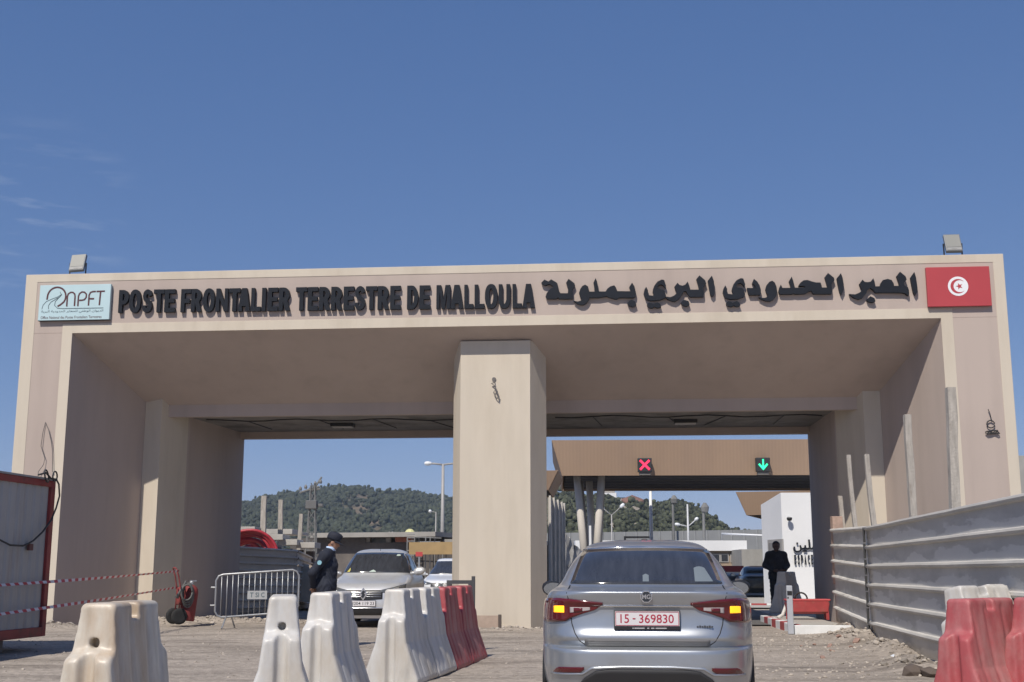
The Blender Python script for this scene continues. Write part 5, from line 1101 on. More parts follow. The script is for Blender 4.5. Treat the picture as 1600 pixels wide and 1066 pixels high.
J2 = dict(pelvis=(0, 0, .97), chest=(0, .0, 1.27), neck=(0, -.01, 1.48), head=(0, -.035, 1.63), face=(-.12, -.98, -.08),
          hipl=(.095, 0, .93), kneel=(.11, -.03, .51), anklel=(.12, .0, .09), toel=(.15, -.17, .035), hipr=(-.095, 0, .93), kneer=(-.11, -.03, .51), ankler=(-.12, .0, .09), toer=(-.15, -.17, .035),
          shol=(.19, 0, 1.42), elbl=(.275, .05, 1.16), wril=(.15, -.19, 1.03), shor=(-.19, 0, 1.42), elbr=(-.275, .05, 1.16), wrir=(-.11, -.2, 1.02),
          hdirl=(-.9, -.25, -.2), hsidel=(0, 0, 1), hdirr=(.9, -.25, -.2), hsider=(0, 0, 1))
M_dj = M('black_jacket', (.042, .04, .042), .85, var=.2, scale=9)
figure('person', 'man in dark jacket standing in the shade behind the grey barrier, hands clasped before him', (mp_.x, mp_.y, .15), R(0), J2, M_dj, M('dark_trousers', (.035, .034, .037), .85, var=.2), M_skin2, bulk=.025, jacket_hem=.80)
# ------------------------------------------------------------------ behind the gate, left lane
hoarding([(at(330, 950, 33.2).xy.to_3d(), at(461, 950, 36.0).xy.to_3d(), 0, 1.86, 0, 1.76), (at(461.2, 950, 36.0).xy.to_3d(), at(492, 950, 43.0).xy.to_3d(), 0, 1.76, 0, 1.55), (at(492.2, 950, 43.0).xy.to_3d(), at(520, 950, 60.0).xy.to_3d(), 0, 1.55, 0, 1.45)], 9, M_dark_hoard, 'corrugated_fence', 'dark corrugated steel fence behind the crowd barrier beyond the left passage', 'fence', -1)
M_hose = M('red_hose', (.40, .03, .045), .45, var=.15, scale=5)
hc = at(398, 846, 37.5); ho = thing('hose_coil', 'big coil of red corrugated hose heaped above the dark fence', 'hose', (hc.x, hc.y, hc.z - .38))
rr = random.Random(9)
for k in range(13):
    mb = MB(); a0 = rr.uniform(-.25, .25); w_ = 1.02 - .062 * k + rr.uniform(-.06, .06); hh = .80 - .05 * k + rr.uniform(-.04, .04)
    pts = [((.45 if i > 14 else -.2) * 0 - .25 + w_ * math.cos(t), -.25 + .06 * k + .05 * math.sin(3 * t + k), hh * math.sin(t) * (1 + .1 * math.sin(2 * t + a0)) - .08 + a0 * .3 * math.cos(t)) for i, t in enumerate(np.linspace(-.25, math.pi + .25, 26))]
    mb.tube(pts, .05, 8); mb.build('coil_turn', M_hose, ho, smooth=True)
sp = MB(); rows = []
for i in range(9):
    t = i / 8; rows.append([(-1.6 + 3.4 * t + .1 * snoise(i, j), -1.1 + 2.4 * j / 8, (1.05 + .1 * snoise(i * 1.3, j * 1.1)) * math.sin(math.pi * min(max(t, .02), .98)) ** .6 * math.sin(math.pi * min(max(j / 8, .02), .98)) ** .6) for j in range(9)])
sp.grid(rows); o = sp.build('earth_mound', M('sandy_earth', (.36, .30, .23), .95, var=.2, scale=3, bump=.5, bscale=20), smooth=True, fix=True); o.location = (hc.x + .6, hc.y + .3, 0); o.scale = (1.4, 1, 1.45); tag(o, 'mound of sandy earth behind the dark fence under the red hose coil', 'earth mound')
for (pt, pb, Y, w_, lb) in (((413, 775), (411, 836), 41, .17, 'tall rough stake behind the dark fence, leftmost of three'), ((439, 781), (438, 834), 42, .15, 'rough stake behind the dark fence, second from the left of three'), ((471, 803), (468, 848), 42.5, .13, 'shortest rough stake behind the dark fence, nearest the lattice pole')):
    stake(pt, pb, Y, w_, lb, grp='rough stakes behind the left dark fence')
M_slab = M('pale_concrete_plank', (.46, .44, .41), .9, var=.15, scale=2)
for (x0, y0, x1, y1, Y, lb) in ((378, 825, 405, 828, 40.5, 'white pipe-like concrete plank above the red hose coil'), (410, 829, 462, 834, 43.5, 'broad pale concrete plank behind the two left stakes'), (420, 838, 448, 842, 40, 'short pale plank in the upper row of the plank stack'), (440, 846, 470, 850, 40.2, 'pale plank in the middle row of the plank stack'), (467, 848, 497, 857, 40.6, 'rightmost pale plank at the end of the plank stack'), (446, 833, 478, 836, 45, 'thin bright white board just right of the second stake')):
    a, b = at(x0, y0, Y), at(x1, y1, Y + .2); c = (a + b) / 2; o = MB().b2((-(b.x - a.x) / 2, -.6, -.09), ((b.x - a.x) / 2, .6, .09)).build('concrete_plank', M_slab, bevel=.01)
    if 'thin' in lb or 'pipe' in lb: o.scale.z = .6
    o.location = c; tag(o, lb, 'plank', 'concrete planks stacked behind the fence')
a, b = at(378, 838, 41.4), at(500, 852, 41.4); mb = MB()
for k in range(7):
    x = a.x + (b.x - a.x) * (k + .3) / 7; mb.b2((x - .12, 40.9, 0), (x + .12, 41.3, a.z - .25 + (b.z - a.z) * k / 7))
tag(mb.build('trestle', M('dark_timber', (.10, .08, .07), .9)), 'row of dark timber supports under the stacked concrete planks', 'trestle')

# lattice power pole
pp = at(485, 900, 58.0); pt_ = at(486, 752, 58.0); H = pt_.z; po = thing('power_pole', 'slender lattice power pole with a transformer and cross arms in front of the wooded hill', 'power pole', (pp.x, pp.y, 0))
mb = MB()
for sx in (-1, 1):
    for sy in (-1, 1): mb.tube([(sx * .30, sy * .30, 0), (sx * .10, sy * .10, H - .2)], .03, 5)
for k in range(12):
    z0, z1 = H * k / 12.2, H * (k + 1) / 12.2; w0, w1 = .30 - .20 * k / 12, .30 - .20 * (k + 1) / 12
    for sy in (-1, 1): mb.tube([(-w0, sy * w0, z0), (w1, sy * w1, z1)], .016, 4); mb.tube([(w0, sy * w0, z0), (-w1, sy * w1, z1)], .016, 4)
mb.build('lattice_mast', M('pole_steel', (.22, .22, .215), .7, metal=.3), po)
zt = at(485, 789, 58).z; mb = MB(); mb.b2((-.30, -.25, zt - .2), (.22, .25, zt + .2)); mb.b2((.221, -.08, zt - .1), (.5, .08, zt + .05)); mb.build('transformer', M('transformer_grey', (.14, .14, .14), .7), po, bevel=.03)
mb = MB(); mb.tube([(-.65, 0, H - .55), (.3, 0, H - .25)], .05, 6); mb.tube([(-.05, 0, H - .5), (.4, 0, H + .2)], .045, 6); mb.tube([(-.3, 0, zt + .7), (.35, 0, zt + .75)], .04, 6)
for x in (-.6, -.35, .1, .35): mb.lathe([(0, 0), (.06, 0), (.08, .1), (.03, .2), (0, .2)], 8, Matrix.Translation((x, 0, H - .45 + (x + .6) * .35)))
mb.build('cross_arm', M('pole_steel', (.22, .22, .215), .7), po)

# unfinished building far left
Yb = 66.0; L0, R0 = at(452, 900, Yb), at(790, 900, Yb - 4); zr0 = at(497, 834, Yb).z; zr1 = at(690, 826, Yb).z
ub = thing('unfinished_building', 'long dark unfinished concrete building with a pale roof slab and scaffolding', 'building', (L0.x, Yb, 0), math.atan2(R0.y - L0.y, R0.x - L0.x))
Wb = (R0 - L0).length; fx = lambda px: (px - 452) / (790 - 452) * Wb
zz = lambda py: at(600, py, Yb).z
M_dk = M('dark_raw_wall', (.105, .095, .09), .95, var=.2, scale=.6, c2=(.17, .15, .135), c2scale=.5); M_void = M('dark_interior', (.03, .03, .03), .9)
mb = MB(); mb.b2((0, 0, 0), (Wb, .35, zz(849))); mb.b2((0, 0, zz(849) + .003), (fx(575), .35, zr0 - .25)); mb.b2((fx(500), .351, 0), (Wb, 9, .2)); mb.b2((0, 8.6, 0), (Wb, 9, zr0 - .3)); mb.build('wall', M_dk, ub)
mb = MB(); mb.b2((fx(494), -.7, zr0 - .24), (fx(692), 9.3, zr0)); mb.build('roof_slab', M('slab_concrete', (.34, .325, .30), .9, var=.15, scale=.8), ub)
mb = MB()
for px in (577, 610, 650): mb.b2((fx(px) - .14, .05, zz(849) + .004), (fx(px) + .14, .33, zr0 - .245))
mb.build('column', M_conc, ub)
MB().b2((fx(622), -.03, zz(848.5)), (fx(650), .2, zz(837))).build('brick_infill', M('red_brick', (.34, .13, .085), .9, var=.25, scale=5), ub)
mb = MB(); mb.b2((fx(663), -1.6, zz(868)), (fx(760), -1.4, zz(850))); mb.build('ochre_hoarding', M('ochre_board', (.36, .25, .12), .8, var=.1), ub)
mb = MB(); mb.b2((fx(690), .5, zr0 - .55), (fx(790), 9, zr0 - .35)); mb.build('roof_slab', MC['slab_concrete'], ub)
sf = thing('scaffolding', 'bare steel scaffold frames against the right end of the dark building', 'scaffolding', ub.location + Vector((0, 0, 0)), ub.rotation_euler.z); mb = MB()
for px in (653, 664, 681, 688, 700):
    for y in (-1.0, -.4): mb.tube([(fx(px), y, 0), (fx(px), y, zr0 - .26 if px < 690 else zr0 - .6)], .028, 5)
for py in (838, 843, 848, 862, 869):
    for y in (-1.0, -.4): mb.tube([(fx(653), y, zz(py)), (fx(664), y, zz(py))], .025, 5)
mb.tube([(fx(664), -1, zz(842)), (fx(705), -1, zz(844))], .022, 5); mb.build('scaffold_tubes', M('scaffold_steel', (.34, .34, .33), .6, metal=.4), sf)
bag = at(607, 843, Yb - .6); mb = MB(); mb.lathe([(0, 0), (1.0, .0), (1.05, .2), (.7, .55), (.25, .75), (0, .78)], 9); mb.v = [(x * (1 + .25 * snoise(x * 4, z * 5 + y)), y * .5, z * (1 + .25 * snoise(x * 5, y * 3))) for x, y, z in mb.v]
o = mb.build('tarpaulin_heap', M('grey_tarpaulin', (.33, .33, .32), .7, var=.3, scale=3), fix=True); o.location = (bag.x, Yb - .9, bag.z - .45); tag(o, 'crumpled pale grey tarpaulin heap in the opening of the dark building', 'tarpaulin')
yb_ = at(637, 818, Yb); mb = MB(); mb.lathe([(0, 0), (.27, 0), (.29, .1), (.20, .24), (.08, .30), (0, .30)], 10); o = mb.build('yellow_sack', M('yellow_sack', (.62, .60, .30), .7, var=.2)); o.location = (yb_.x, Yb + 1.5, zr0); tag(o, 'small pale yellow sack on the roof slab of the dark building', 'sack')
sg_ = at(655, 866, 56); so = thing('road_sign', 'small red and white board on a post behind the silver oncoming car', 'sign', (sg_.x, 56, 0)); MB().b2((-.04, -.03, 0), (.04, .03, sg_.z)).build('post', M_galv, so); mb = MB(); mb.b2((-.16, -.05, sg_.z - .1), (.16, -.031, sg_.z + .1)); mb.build('board', M('faded_red', (.5, .07, .07), .5, var=.1), so)

def street_lamp(px, ptop, Y, arms, label, hgt=None, mast=.06, grp='street lamps beyond the gate', mt=None, top=None):
    b = at(px, 900, Y); z = at(px, ptop, Y).z; t = thing('street_lamp', label, 'street lamp', (b.x, b.y, 0), 0, grp); mm = mt or M('lamp_white_paint', (.55, .56, .57), .5)
    zm = at(px, top, Y).z if top else z
    MB().tube([(0, 0, 0), (0, 0, zm)], [mast * 1.35, mast * .8], 8).build('mast', mm, t, smooth=True)
    for (dx, dz) in arms:
        MB().tube([(0, 0, z - .05), (dx * .5, 0, z + dz * .45), (dx * .8, 0, z + dz * .8)], mast * .55, 6).build('arm', mm, t, smooth=True)
        d = Vector((dx, 0, dz)).normalized(); c = Vector((dx * .9, 0, z + dz * .9)); mb = MB(); s_ = abs(dx) * .24
        mb.tube([c - d * s_, c - d * s_ * .6, c, c + d * s_ * .7, c + d * s_], [.04, .10, .13, .11, .05], 8); mb.build('lamp_head', M('lamp_head_white', (.72, .74, .75), .4), t, smooth=True)
    return t
street_lamp(690.5, 725, 70, [(-.95, .03), (.95, .03)], 'tall street lamp with two flat arms just left of the middle pillar', mast=.10, mt=M('lamp_grey_paint', (.36, .35, .34), .5))
street_lamp(957, 804, 88, [(-.75, .55), (.85, .70)], 'street lamp with two upswept arms right of the slanted columns', mast=.05, mt=M('lamp_grey_paint', (.36, .35, .34), .5))
street_lamp(1077, 822, 90, [(-.85, .12), (.70, .55)], 'white street lamp with two arms on a mast that rises above them', mast=.075, top=788)
street_lamp(680, 800, 95, [(-.5, .06)], 'distant thin street lamp with one arm behind the scaffolding', mast=.05, mt=M('lamp_grey_paint', (.36, .35, .34), .5))
street_lamp(1019, 768, 62, [(.10, .10)], 'tall plain white mast in the middle of the right passage', mast=.085, mt=M_white)
for (px, py, Y, lb) in ((1054, 784, 95, 'brownish thin pole left of the white two-armed lamp'), (1102, 797, 85, 'grey pole with a dark bushy top right of the white two-armed lamp')):
    b = at(px, 900, Y); z = at(px, py, Y).z; o = thing('pole', lb, 'pole', (b.x, b.y, 0), 0, 'plain poles beyond the gate'); MB().tube([(0, 0, 0), (0, 0, z)], [.13, .09], 8).build('mast', M('pole_steel', (.22, .22, .215), .7), o)
    mb = MB(); mb.lathe([(0, -.2), (.25, -.1), (.3, .2), (.1, .5), (0, .5)], 7, Matrix.Translation((.1, 0, z))); mb.build('pole_head', M('pole_steel', (.22, .22, .215), .7), o)

# ------------------------------------------------------------------ copper-clad canopies
M_copper = M('copper_cladding', (.34, .235, .16), .65, metal=.0, var=.06, scale=.6, stretch=(1, 1, .3), c2=(.30, .21, .15), c2scale=.4)
_n = M_copper.node_tree; _b = _n.nodes['Principled BSDF']; _l = _b.inputs['Base Color'].links[0].from_socket
_t = _n.nodes.new('ShaderNodeTexCoord'); _br = _n.nodes.new('ShaderNodeTexWave'); _br.inputs['Scale'].default_value = 2.2; _br.bands_direction = 'X'; _n.links.new(_t.outputs['Object'], _br.inputs['Vector'])
_r = _n.nodes.new('ShaderNodeMapRange'); _r.inputs[3].default_value = .96; _r.inputs[4].default_value = 1.02; _n.links.new(_br.outputs['Fac'], _r.inputs[0])
_x = _n.nodes.new('ShaderNodeVectorMath'); _x.operation = 'SCALE'; _n.links.new(_l, _x.inputs[0]); _n.links.new(_r.outputs[0], _x.inputs['Scale']); _n.links.new(_x.outputs[0], _b.inputs['Base Color'])
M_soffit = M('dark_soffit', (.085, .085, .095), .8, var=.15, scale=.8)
M_col = M('cream_column', (.60, .56, .50), .7, var=.06)
def canopy(name, label, loc, rz, Wd, Dp, zb, zt, inset, grp=None):
    t = thing(name, label, 'canopy', loc, rz, grp); mb = MB()
    T = [(0, 0, zt), (Wd, 0, zt), (Wd, Dp, zt), (0, Dp, zt)]; B = [(inset, inset * .4, zb), (Wd - inset, inset * .4, zb), (Wd - inset, Dp - inset, zb), (inset, Dp - inset, zb)]
    for i in range(4): mb.add([B[i], B[(i + 1) % 4], T[(i + 1) % 4], T[i]], [(0, 1, 2, 3)])
    mb.build('fascia', M_copper, t, solid=.06)
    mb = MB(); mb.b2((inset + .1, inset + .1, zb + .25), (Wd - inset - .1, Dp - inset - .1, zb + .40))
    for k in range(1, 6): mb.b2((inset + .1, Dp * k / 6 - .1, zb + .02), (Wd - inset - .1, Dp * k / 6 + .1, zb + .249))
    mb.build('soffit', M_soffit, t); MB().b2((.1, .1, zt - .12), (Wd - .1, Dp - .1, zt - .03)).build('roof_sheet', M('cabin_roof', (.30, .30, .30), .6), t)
    return t
cA = at(863, 688, 50); zb = at(870, 743, 50).z; cz = cA.z
can = canopy('toll_canopy', 'large copper-clad canopy carrying the red cross and green arrow lane signals', (cA.x, 50, 0), R(-2.2), 17, 10.5, zb, cz, .42)
def vcol(root, base, tops, r, zb, name='slanted_column'):
    for tp in tops: MB().tube([(base[0] + (tp[0] - base[0]) * .02, base[1], 0), (tp[0], tp[1], zb + .22)], r, 14).build(name, M_col, root, smooth=True)
bx0 = 1.75; vcol(can, (1.46, 1.6), [(1.0, 1.2)], .15, zb); vcol(can, (1.66, 1.6), [(2.06, 1.2)], .15, zb); vcol(can, (1.62, 3.4), [(1.2, 4.6)], .13, zb); vcol(can, (1.74, 3.4), [(1.6, 4.0)], .15, zb); vcol(can, (1.86, 3.4), [(2.2, 4.6)], .13, zb)
vcol(can, (15.6, 1.6), [(14.9, 1.2)], .15, zb); vcol(can, (15.9, 1.6), [(16.2, 1.2)], .15, zb); vcol(can, (15.7, 3.4), [(15.4, 4.2)], .15, zb)
o = MB().b2((1.50, 1.2, 0), (1.59, 1.3, 3.0)).build('downpipe', M_white, can)
def signal(px, py, kind, label):
    c = at(px, py, 49.83); t = thing('lane_signal', label, 'lane signal', (c.x, 49.83 - (c.x - cA.x) * math.tan(R(2.2)) - .02, c.z), R(-2.2)); s_ = .285
    MB().b2((-s_, -.12, -s_), (s_, .12, s_)).build('housing', M('signal_black', (.03, .032, .035), .5), t, bevel=.02)
    mb = MB()
    if kind == 'x':
        ribbon(mb, [(-.19, -.19), (.19, .19)], .085, -.135, -.122); ribbon(mb, [(-.19, .19), (.19, -.19)], .085, -.1365, -.122); mt = M('lit_red', (.8, .02, .06), .4, emit=(1.0, .035, .10), estr=1.6)
    else:
        ribbon(mb, [(0, .22), (0, -.12)], .065, -.135, -.122); mb.plate([(-.2, -.0), (-.145, .05), (0, -.11), (.145, .05), (.2, 0), (0, -.23)], -.1365, -.122); mt = M('lit_green', (.02, .7, .3), .4, emit=(.035, .85, .36), estr=1.4)
    mb.build('lit_symbol', mt, t, fix=True); MB().b2((-s_ * .8, -.05, -s_ - .12), (s_ * .8, .1, -s_ - .001)).build('mounting_tray', M('tray_grey', (.16, .15, .14), .6), t)
signal(1006.5, 727.5, 'x', 'black lane signal showing a lit red cross on the copper canopy')
signal(1189, 727.5, 'arrow', 'black lane signal showing a lit green down arrow on the copper canopy')
c2 = at(1159, 769, 66); z2 = at(1163, 805, 66).z
can2 = canopy('toll_canopy', 'smaller copper-clad canopy above the white customs building', (c2.x - .3, 66, 0), R(-20), 14, 12, z2, c2.z, .5)
for (px, dx) in ((1172, -.5), (1183, .0), (1189, .5)):
    q = at(px, 900, 69.5); 
for k, (x, y) in enumerate(((2.2, 2.5), (3.0, 2.6), (3.7, 2.7))): MB().tube([(x + .35, y, 0), (x - .25 + .2 * k, y, z2 + .22)], .16, 12).build('slanted_column', M_col, can2, smooth=True)
for x in (9.5, 10.4): MB().tube([(x + .3, 3, 0), (x - .2, 3, z2 + .22)], .16, 12).build('slanted_column', M_col, can2, smooth=True)
c3 = at(856, 735, 44); z3 = at(872, 786, 44).z
canopy('toll_canopy', 'end of a copper-clad canopy peeking out right beside the middle pillar', (at(872, 735, 44).x - 3.1, 44.3, 0), R(-4), 3.1, 5, at(872, 765, 44).z, at(856, 735, 44).z, .35)
# grey metal gate leaf and block wall on the left side of the right passage
g0, g1 = at(861, 900, 36.5), at(880, 900, 40.0); gl = thing('metal_gate', 'tall grey sheet-metal gate leaf behind the middle pillar beside the block wall', 'gate', (g0.x, g0.y, 0), math.atan2(g1.y - g0.y, g1.x - g0.x)); Lg = (g1 - g0).length
zg = at(868, 782, 37.5).z; mb = MB(); mb.b2((-.6, -.02, .05), (Lg, .02, zg)); mb.build('sheet', M('gate_grey', (.40, .375, .34), .6, metal=.3, var=.15), gl)
mb = MB()
for x in (-.6, Lg * .12, Lg * .45, Lg * .78, Lg): mb.b2((x - .05, -.08, 0), (x + .05, -.021, zg + .05))
mb.build('rail', M('gate_bar_pale', (.64, .61, .56), .5, metal=.2), gl)
w0, w1 = at(875, 900, 41.0), at(932, 900, 43.4); zw = at(884, 831, 42).z
M_block = M('rough_block_wall', (.42, .41, .39), .95, var=.3, scale=2.2, bump=.6, bscale=6, c2=(.10, .095, .09), c2scale=1.6, c2lo=.54, c2hi=.62)
bw = thing('stone_wall', 'rough grey stone block wall descending behind the silver saloon beside the metal gate', 'wall', (w0.x, w0.y, 0), math.atan2(w1.y - w0.y, w1.x - w0.x)); Lw = (w1 - w0).length
mb = MB(); rows = [[(Lw * i / 30, .12 * snoise(i * .8, j * 2.1), max(0, (zw - (zw - 1.1) * min(1, i / 30)) * j / 5 + .06 * snoise(i * 1.7, j * 3) * (j > 0))) for i in range(31)] for j in range(6)]
mb.grid(rows); mb.build('masonry', M_block, bw, solid=.3)

# ------------------------------------------------------------------ white customs building
wbx = at(1225, 900, 40.5); far = at(1193, 900, 42.3); zt_ = at(1225, 770, 40.5).z; zt2 = at(1193, 789, 42.3).z
wb = thing('customs_building', 'white rendered customs building with raised lettering, a small window and a camera', 'building', (wbx.x, wbx.y, 0), 0)
dx, dy = far.x - wbx.x, far.y - wbx.y
mb = MB(); mb.ext([(0, 0), (7.5, -.5), (7.5, 9), (2.4, 9), (dx, dy)], lambda x, y: (x, y, 0), lambda x, y: (x, y, zt_ if x > -.01 and not 1 < x < 3 else zt2)); mb.build('wall', M_white, wb)
MB().b2((3.2, .8, zt_ + .001), (7.2, 8, zt_ + .12)).build('roof', M_conc, wb)
def onside(px, py):     # pixel on the wall that recedes to the left
    r = ray(px, py); P0 = Vector((wbx.x, wbx.y, 0)); d = Vector((dx, dy, 0)); n_ = Vector((-dy, dx, 0)).normalized(); t = (P0 - Vector((0, 0, CAMH))).dot(n_) / r.dot(n_); q = Vector((0, 0, CAMH)) + r * t - P0; return q.dot(d.normalized()), q.z
dn = Vector((dx, dy, 0)).normalized(); nn = Vector((-dn.y, dn.x, 0))
def sideq(s0, s1, z0, z1, o0, o1, mt, name, par):
    mb = MB(); f = lambda s, o, z: tuple(dn * s + nn * o + Vector((0, 0, z))); vs = [f(s, o, z) for o in (o0, o1) for (s, z) in ((s0, z0), (s1, z0), (s1, z1), (s0, z1))]
    mb.add(vs, [(0, 1, 2, 3), (7, 6, 5, 4), (0, 4, 5, 1), (1, 5, 6, 2), (2, 6, 7, 3), (3, 7, 4, 0)]); return mb.build(name, mt, par, fix=True)
s1_, zA = onside(1201, 846); s0_, zB = onside(1223, 840); _, zC = onside(1212, 870)
wf = sideq(s0_, s1_, zC - .1, zA + .05, -.02, .04, M('window_frame_grey', (.35, .34, .33), .6), 'window_frame', wb); sideq(s0_ + .12, s1_ - .12, zC, zA - .06, .041, .05, M('window_pane', (.22, .22, .22), .2), 'pane', wf)
fl = lambda px, py, o=0: (lambda q: (q.x - wbx.x, q.z))(at(px, py, 40.5 - .25))
cx_, cz_ = fl(1234, 811); cmr = thing('security_camera', 'small security camera on the white customs building wall', 'camera', (wbx.x + cx_, 40.3, cz_)); mb = MB(); mb.lathe([(0, -.06), (.07, -.05), (.09, 0), (.09, .05), (0, .06)], 12); mb.build('dome', M_black, cmr, smooth=True); MB().b2((-.03, -.02, .03), (.03, .12, .09)).build('bracket', M_white, cmr)
lt_ = thing('sign_lettering', 'small black raised Arabic and French lettering on the white customs building', 'lettering', (wbx.x, wbx.y, 0), math.atan2(-.5, 7.5))
xa, z1_ = fl(1241.5, 867); xb, z0_ = fl(1267, 882); wl = (xb - xa) / 4.75
for k, ch in enumerate('ESPACE'): put_text(MB(), ch, xa + k * wl + .03, xa + (k + 1) * wl - .02, z0_, z1_, -.075, -.025, bold=.02).build('letter', M_letter, lt_)
xa, z1_ = fl(1241, 844); _, z0_ = fl(1241, 863); mb = MB(); put_text(mb, shape_ar('المتعاملين'), xa, xa + 1.75, z0_, z1_ + .02, -.075, -.025, bold=.02); mb.build('word', M_letter, lt_)

# ------------------------------------------------------------------ far right yard: long grey wall, low office, kerbs
Yw = 100; a, b = at(925, 900, Yw), at(1215, 900, Yw - 8); zt_ = at(1050, 832, Yw).z
o = thing('long_wall', 'long grey ribbed boundary wall at the foot of the rocky hill', 'wall', (a.x, a.y, 0), math.atan2(b.y - a.y, b.x - a.x)); Ll = (b - a).length; mb = MB(); mb.b2((-20, 0, 0), (Ll + 20, .25, zt_)); mb.build('panel', M('wall_sheet_grey', (.24, .25, .26), .8, var=.1, scale=.5), o)
mb = MB()
for k in range(0, 60): mb.b2((-18 + k * 1.0, -.08, 0), (-17.9 + k * 1.0, -.001, zt_)); 
mb.build('rib', M('wall_rib', (.28, .29, .30), .8), o)
fr2 = at(975, 837, 80); mb = MB(); W2 = at(1016, 837, 80).x - fr2.x
z_t = at(978, 838, 80).z; o = thing('steel_gantry', 'dark rectangular steel frame seen over the saloon roof', 'frame', (fr2.x, 80, 0)); mb.b2((0, 0, 0), (.12, .12, z_t)); mb.b2((W2, 0, 0), (W2 + .12, .12, z_t)); mb.b2((.121, 0, z_t - .13), (W2 - .001, .12, z_t)); mb.build('frame', M_black, o)
Yo = 82; a, b = at(1040, 900, Yo), at(1166, 900, Yo); zt_ = at(1130, 845, Yo).z; zm = at(1130, 861, Yo).z
of = thing('low_office', 'low flat-roofed office with a white parapet band and small square windows', 'building', (a.x, a.y, 0)); Wo = b.x - a.x; ox = lambda px: at(px, 900, Yo).x - a.x
mb = MB(); mb.b2((-6, -.6, zm), (Wo, 6, zt_)); mb.b2((ox(1153), -.6, 0), (Wo, 6, zm - .001)); mb.build('parapet', M_white, of)
MB().b2((-6, -.35, 0), (ox(1153) - .001, 6, zm - .001)).build('wall', M('tan_tiles', (.36, .28, .21), .85, var=.12, scale=3), of)
for px in (1096, 1118, 1131.5, 1147):
    zc = at(px, 872, Yo).z; f = MB().b2((ox(px) - .28, -.41, zc - .28), (ox(px) + .28, -.351, zc + .28)).build('window', M('window_frame_grey', (.35, .34, .33), .6), of); MB().b2((ox(px) - .21, -.425, zc - .21), (ox(px) + .21, -.411, zc + .21)).build('pane', M_glassd, f)
a, b = at(1160, 900, 78), at(1196, 900, 76); zt_ = at(1180, 858, 77).z; o = thing('concrete_kiosk', 'bare grey concrete block building between the low office and the white customs building', 'building', (a.x, 78, 0)); mb = MB(); mb.b2((0, 0, 0), (b.x - a.x + 3, 4, zt_)); mb.build('wall', M('pale_concrete', (.34, .335, .32), .9, var=.1), o); MB().b2((b.x - a.x - .6, -.06, 0), (b.x - a.x + .6, -.001, zt_ * .55)).build('door', M_black, o)
a, b = at(1128, 834, 88), at(1192, 837, 84); o = MB().tube([(0, 0, 0), b - a], .07, 8).build('boom_pipe', M_white, smooth=True); o.location = a; tag(o, 'thin white pipe sloping above the low office towards the customs building', 'pipe')
mb = MB(); mb.tube([(0, 0, 0), (0, 0, -a.z)], .05, 6); mb.tube([b - a, (b.x - a.x, b.y - a.y, -a.z)], .05, 6); q = mb.build('post', M_galv, o)
kb = thing('kerb', 'far kerb painted in red and white blocks beside the dark parked cars', 'kerb', at(1150, 942, 41).xy.to_3d(), R(-8)); mb = MB()
for k in range(9): mb.b2((k * .5, 0, 0), (k * .5 + .49, .18, .10), m=k % 2)
mb.build('kerb_stones', M_kerb[:2], kb)
rb = at(1140, 889, 62); o = MB().b2((-.7, -.1, 0), (.7, .1, .3)).build('red_barrier_board', M('faded_red', (.5, .07, .07), .5, var=.1), bevel=.02); o.location = (rb.x, 62, rb.z - .15); tag(o, 'small red board just above the farther dark parked car', 'board'); p2_ = MB().b2((-.6, -.05, -rb.z + .15), (-.5, .05, 0)); p2_.b2((.5, -.05, -rb.z + .15), (.6, .05, 0)); p2_.build('leg', M_galv, o)

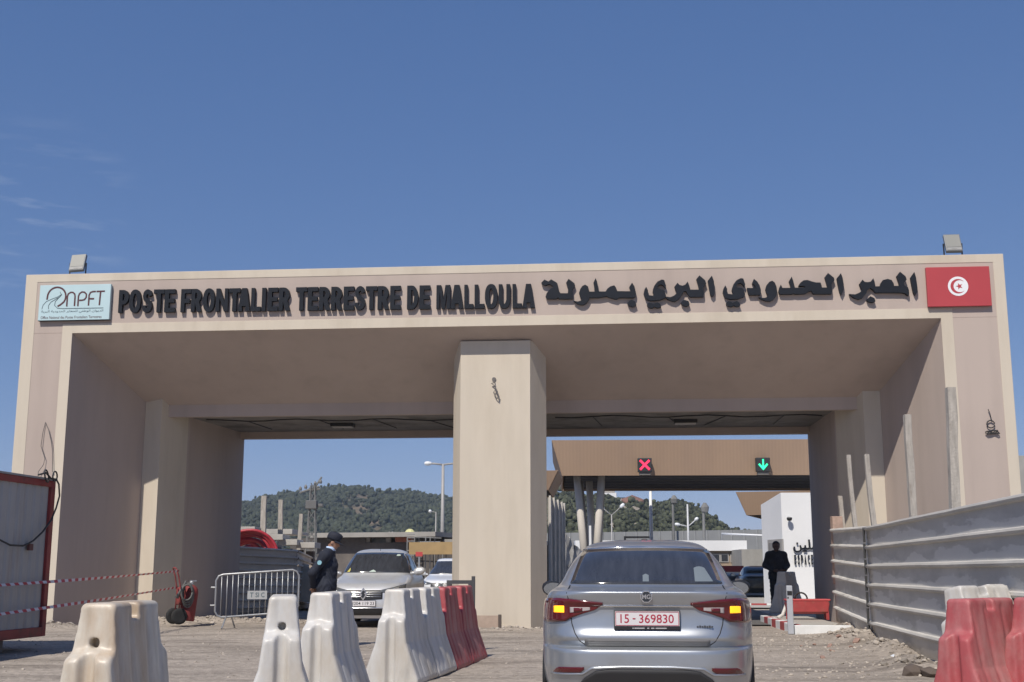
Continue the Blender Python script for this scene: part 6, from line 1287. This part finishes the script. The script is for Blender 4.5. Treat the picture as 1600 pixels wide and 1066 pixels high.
# hilltop house and boulder
hp = at(945, 787, 426); hh = thing('hilltop_house', 'white flat-roofed house on top of the rocky hill', 'house', (hp.x - 1.2, 425, hp.z - 1.5), R(-6)); W1 = at(962, 786, 426).x - hp.x
MB().b2((0, 0, 0), (W1 + 1.4, 6, 5.2)).build('wall', M_white, hh); mb = MB(); mb.b2((.3, -.05, 5.201), (W1 + .8, 5, 6.2)); mb.build('parapet', M('parapet_grey', (.45, .42, .38), .8), hh)
for x in (.9, 2.8): f = MB().b2((x, -.08, 2.6), (x + .8, -.001, 3.8)).build('window', M_void, hh)
h2 = at(966, 787, 424); hb = thing('hilltop_house', 'small white outbuilding between the hilltop house and the boulder', 'house', (h2.x - .3, 424, h2.z - 1.2), R(-6)); MB().b2((0, 0, 0), (2.9, 4, 2.9)).build('wall', M_white, hb); mb = MB(); mb.b2((.1, -.03, 2.901), (2.8, 3, 3.3)); mb.build('roof', M_void, hb)
bk = at(989, 786, 422); mb = MB(); mb.add([(x * 4.2, y * 4, z * 4.6) for x, y, z in rock_verts(1.0, random.Random(4))], ICO_F); o = mb.build('boulder', M('red_rock', (.22, .115, .085), .95, var=.25, scale=.6), bevel=.2); o.location = (bk.x, 422, bk.z - .2); tag(o, 'rounded reddish boulder standing on the crest of the rocky hill', 'boulder')
rs = np.random.RandomState(6); 
for k in range(26):
    a_ = (rs.uniform(905, 1030) - 800) / FPX; y_ = rs.uniform(280, 420); z_ = float(hz2(a_, y_)); mb = MB(); s_ = rs.uniform(1.0, 2.6)
    mb.add([(x * s_, y * s_, z * s_) for x, y, z in rock_verts(1.0, random.Random(k))], ICO_F); o = mb.build('rock_outcrop', M('pale_rock', (.33, .29, .24), .95, var=.25, scale=.8)); o.location = (a_ * y_, y_, z_ + s_ * .1); tag(o, 'pale rock outcrop showing through the scrub on the rocky hill', 'rock', 'rock outcrops on the hill')
# pale far wall sliver at the right edge
fw_ = at(1594, 712, 36); o = thing('far_building', 'sliver of a pale building beyond the right leg of the portal', 'building', (fw_.x - .05, 36, 0)); MB().b2((0, 0, 0), (6, 5, fw_.z)).build('wall', M('pale_concrete', (.34, .335, .32), .9, var=.1), o)

# ------------------------------------------------------------------ the air of the valley
mh = bpy.data.materials.new('haze_air'); mh.use_nodes = True; hn = mh.node_tree; hn.nodes.clear()
ho_ = hn.nodes.new('ShaderNodeOutputMaterial'); hv = hn.nodes.new('ShaderNodeVolumePrincipled'); hv.inputs['Density'].default_value = 0.00026; hv.inputs['Color'].default_value = (.70, .84, 1.0, 1); hv.inputs['Anisotropy'].default_value = .15
hn.links.new(hv.outputs[0], ho_.inputs['Volume'])
o = MB().b2((-700, -60, -4), (700, 1250, 74)).build('haze', mh); tag(o, 'thin bluish haze over the whole valley', 'haze', kind='stuff')
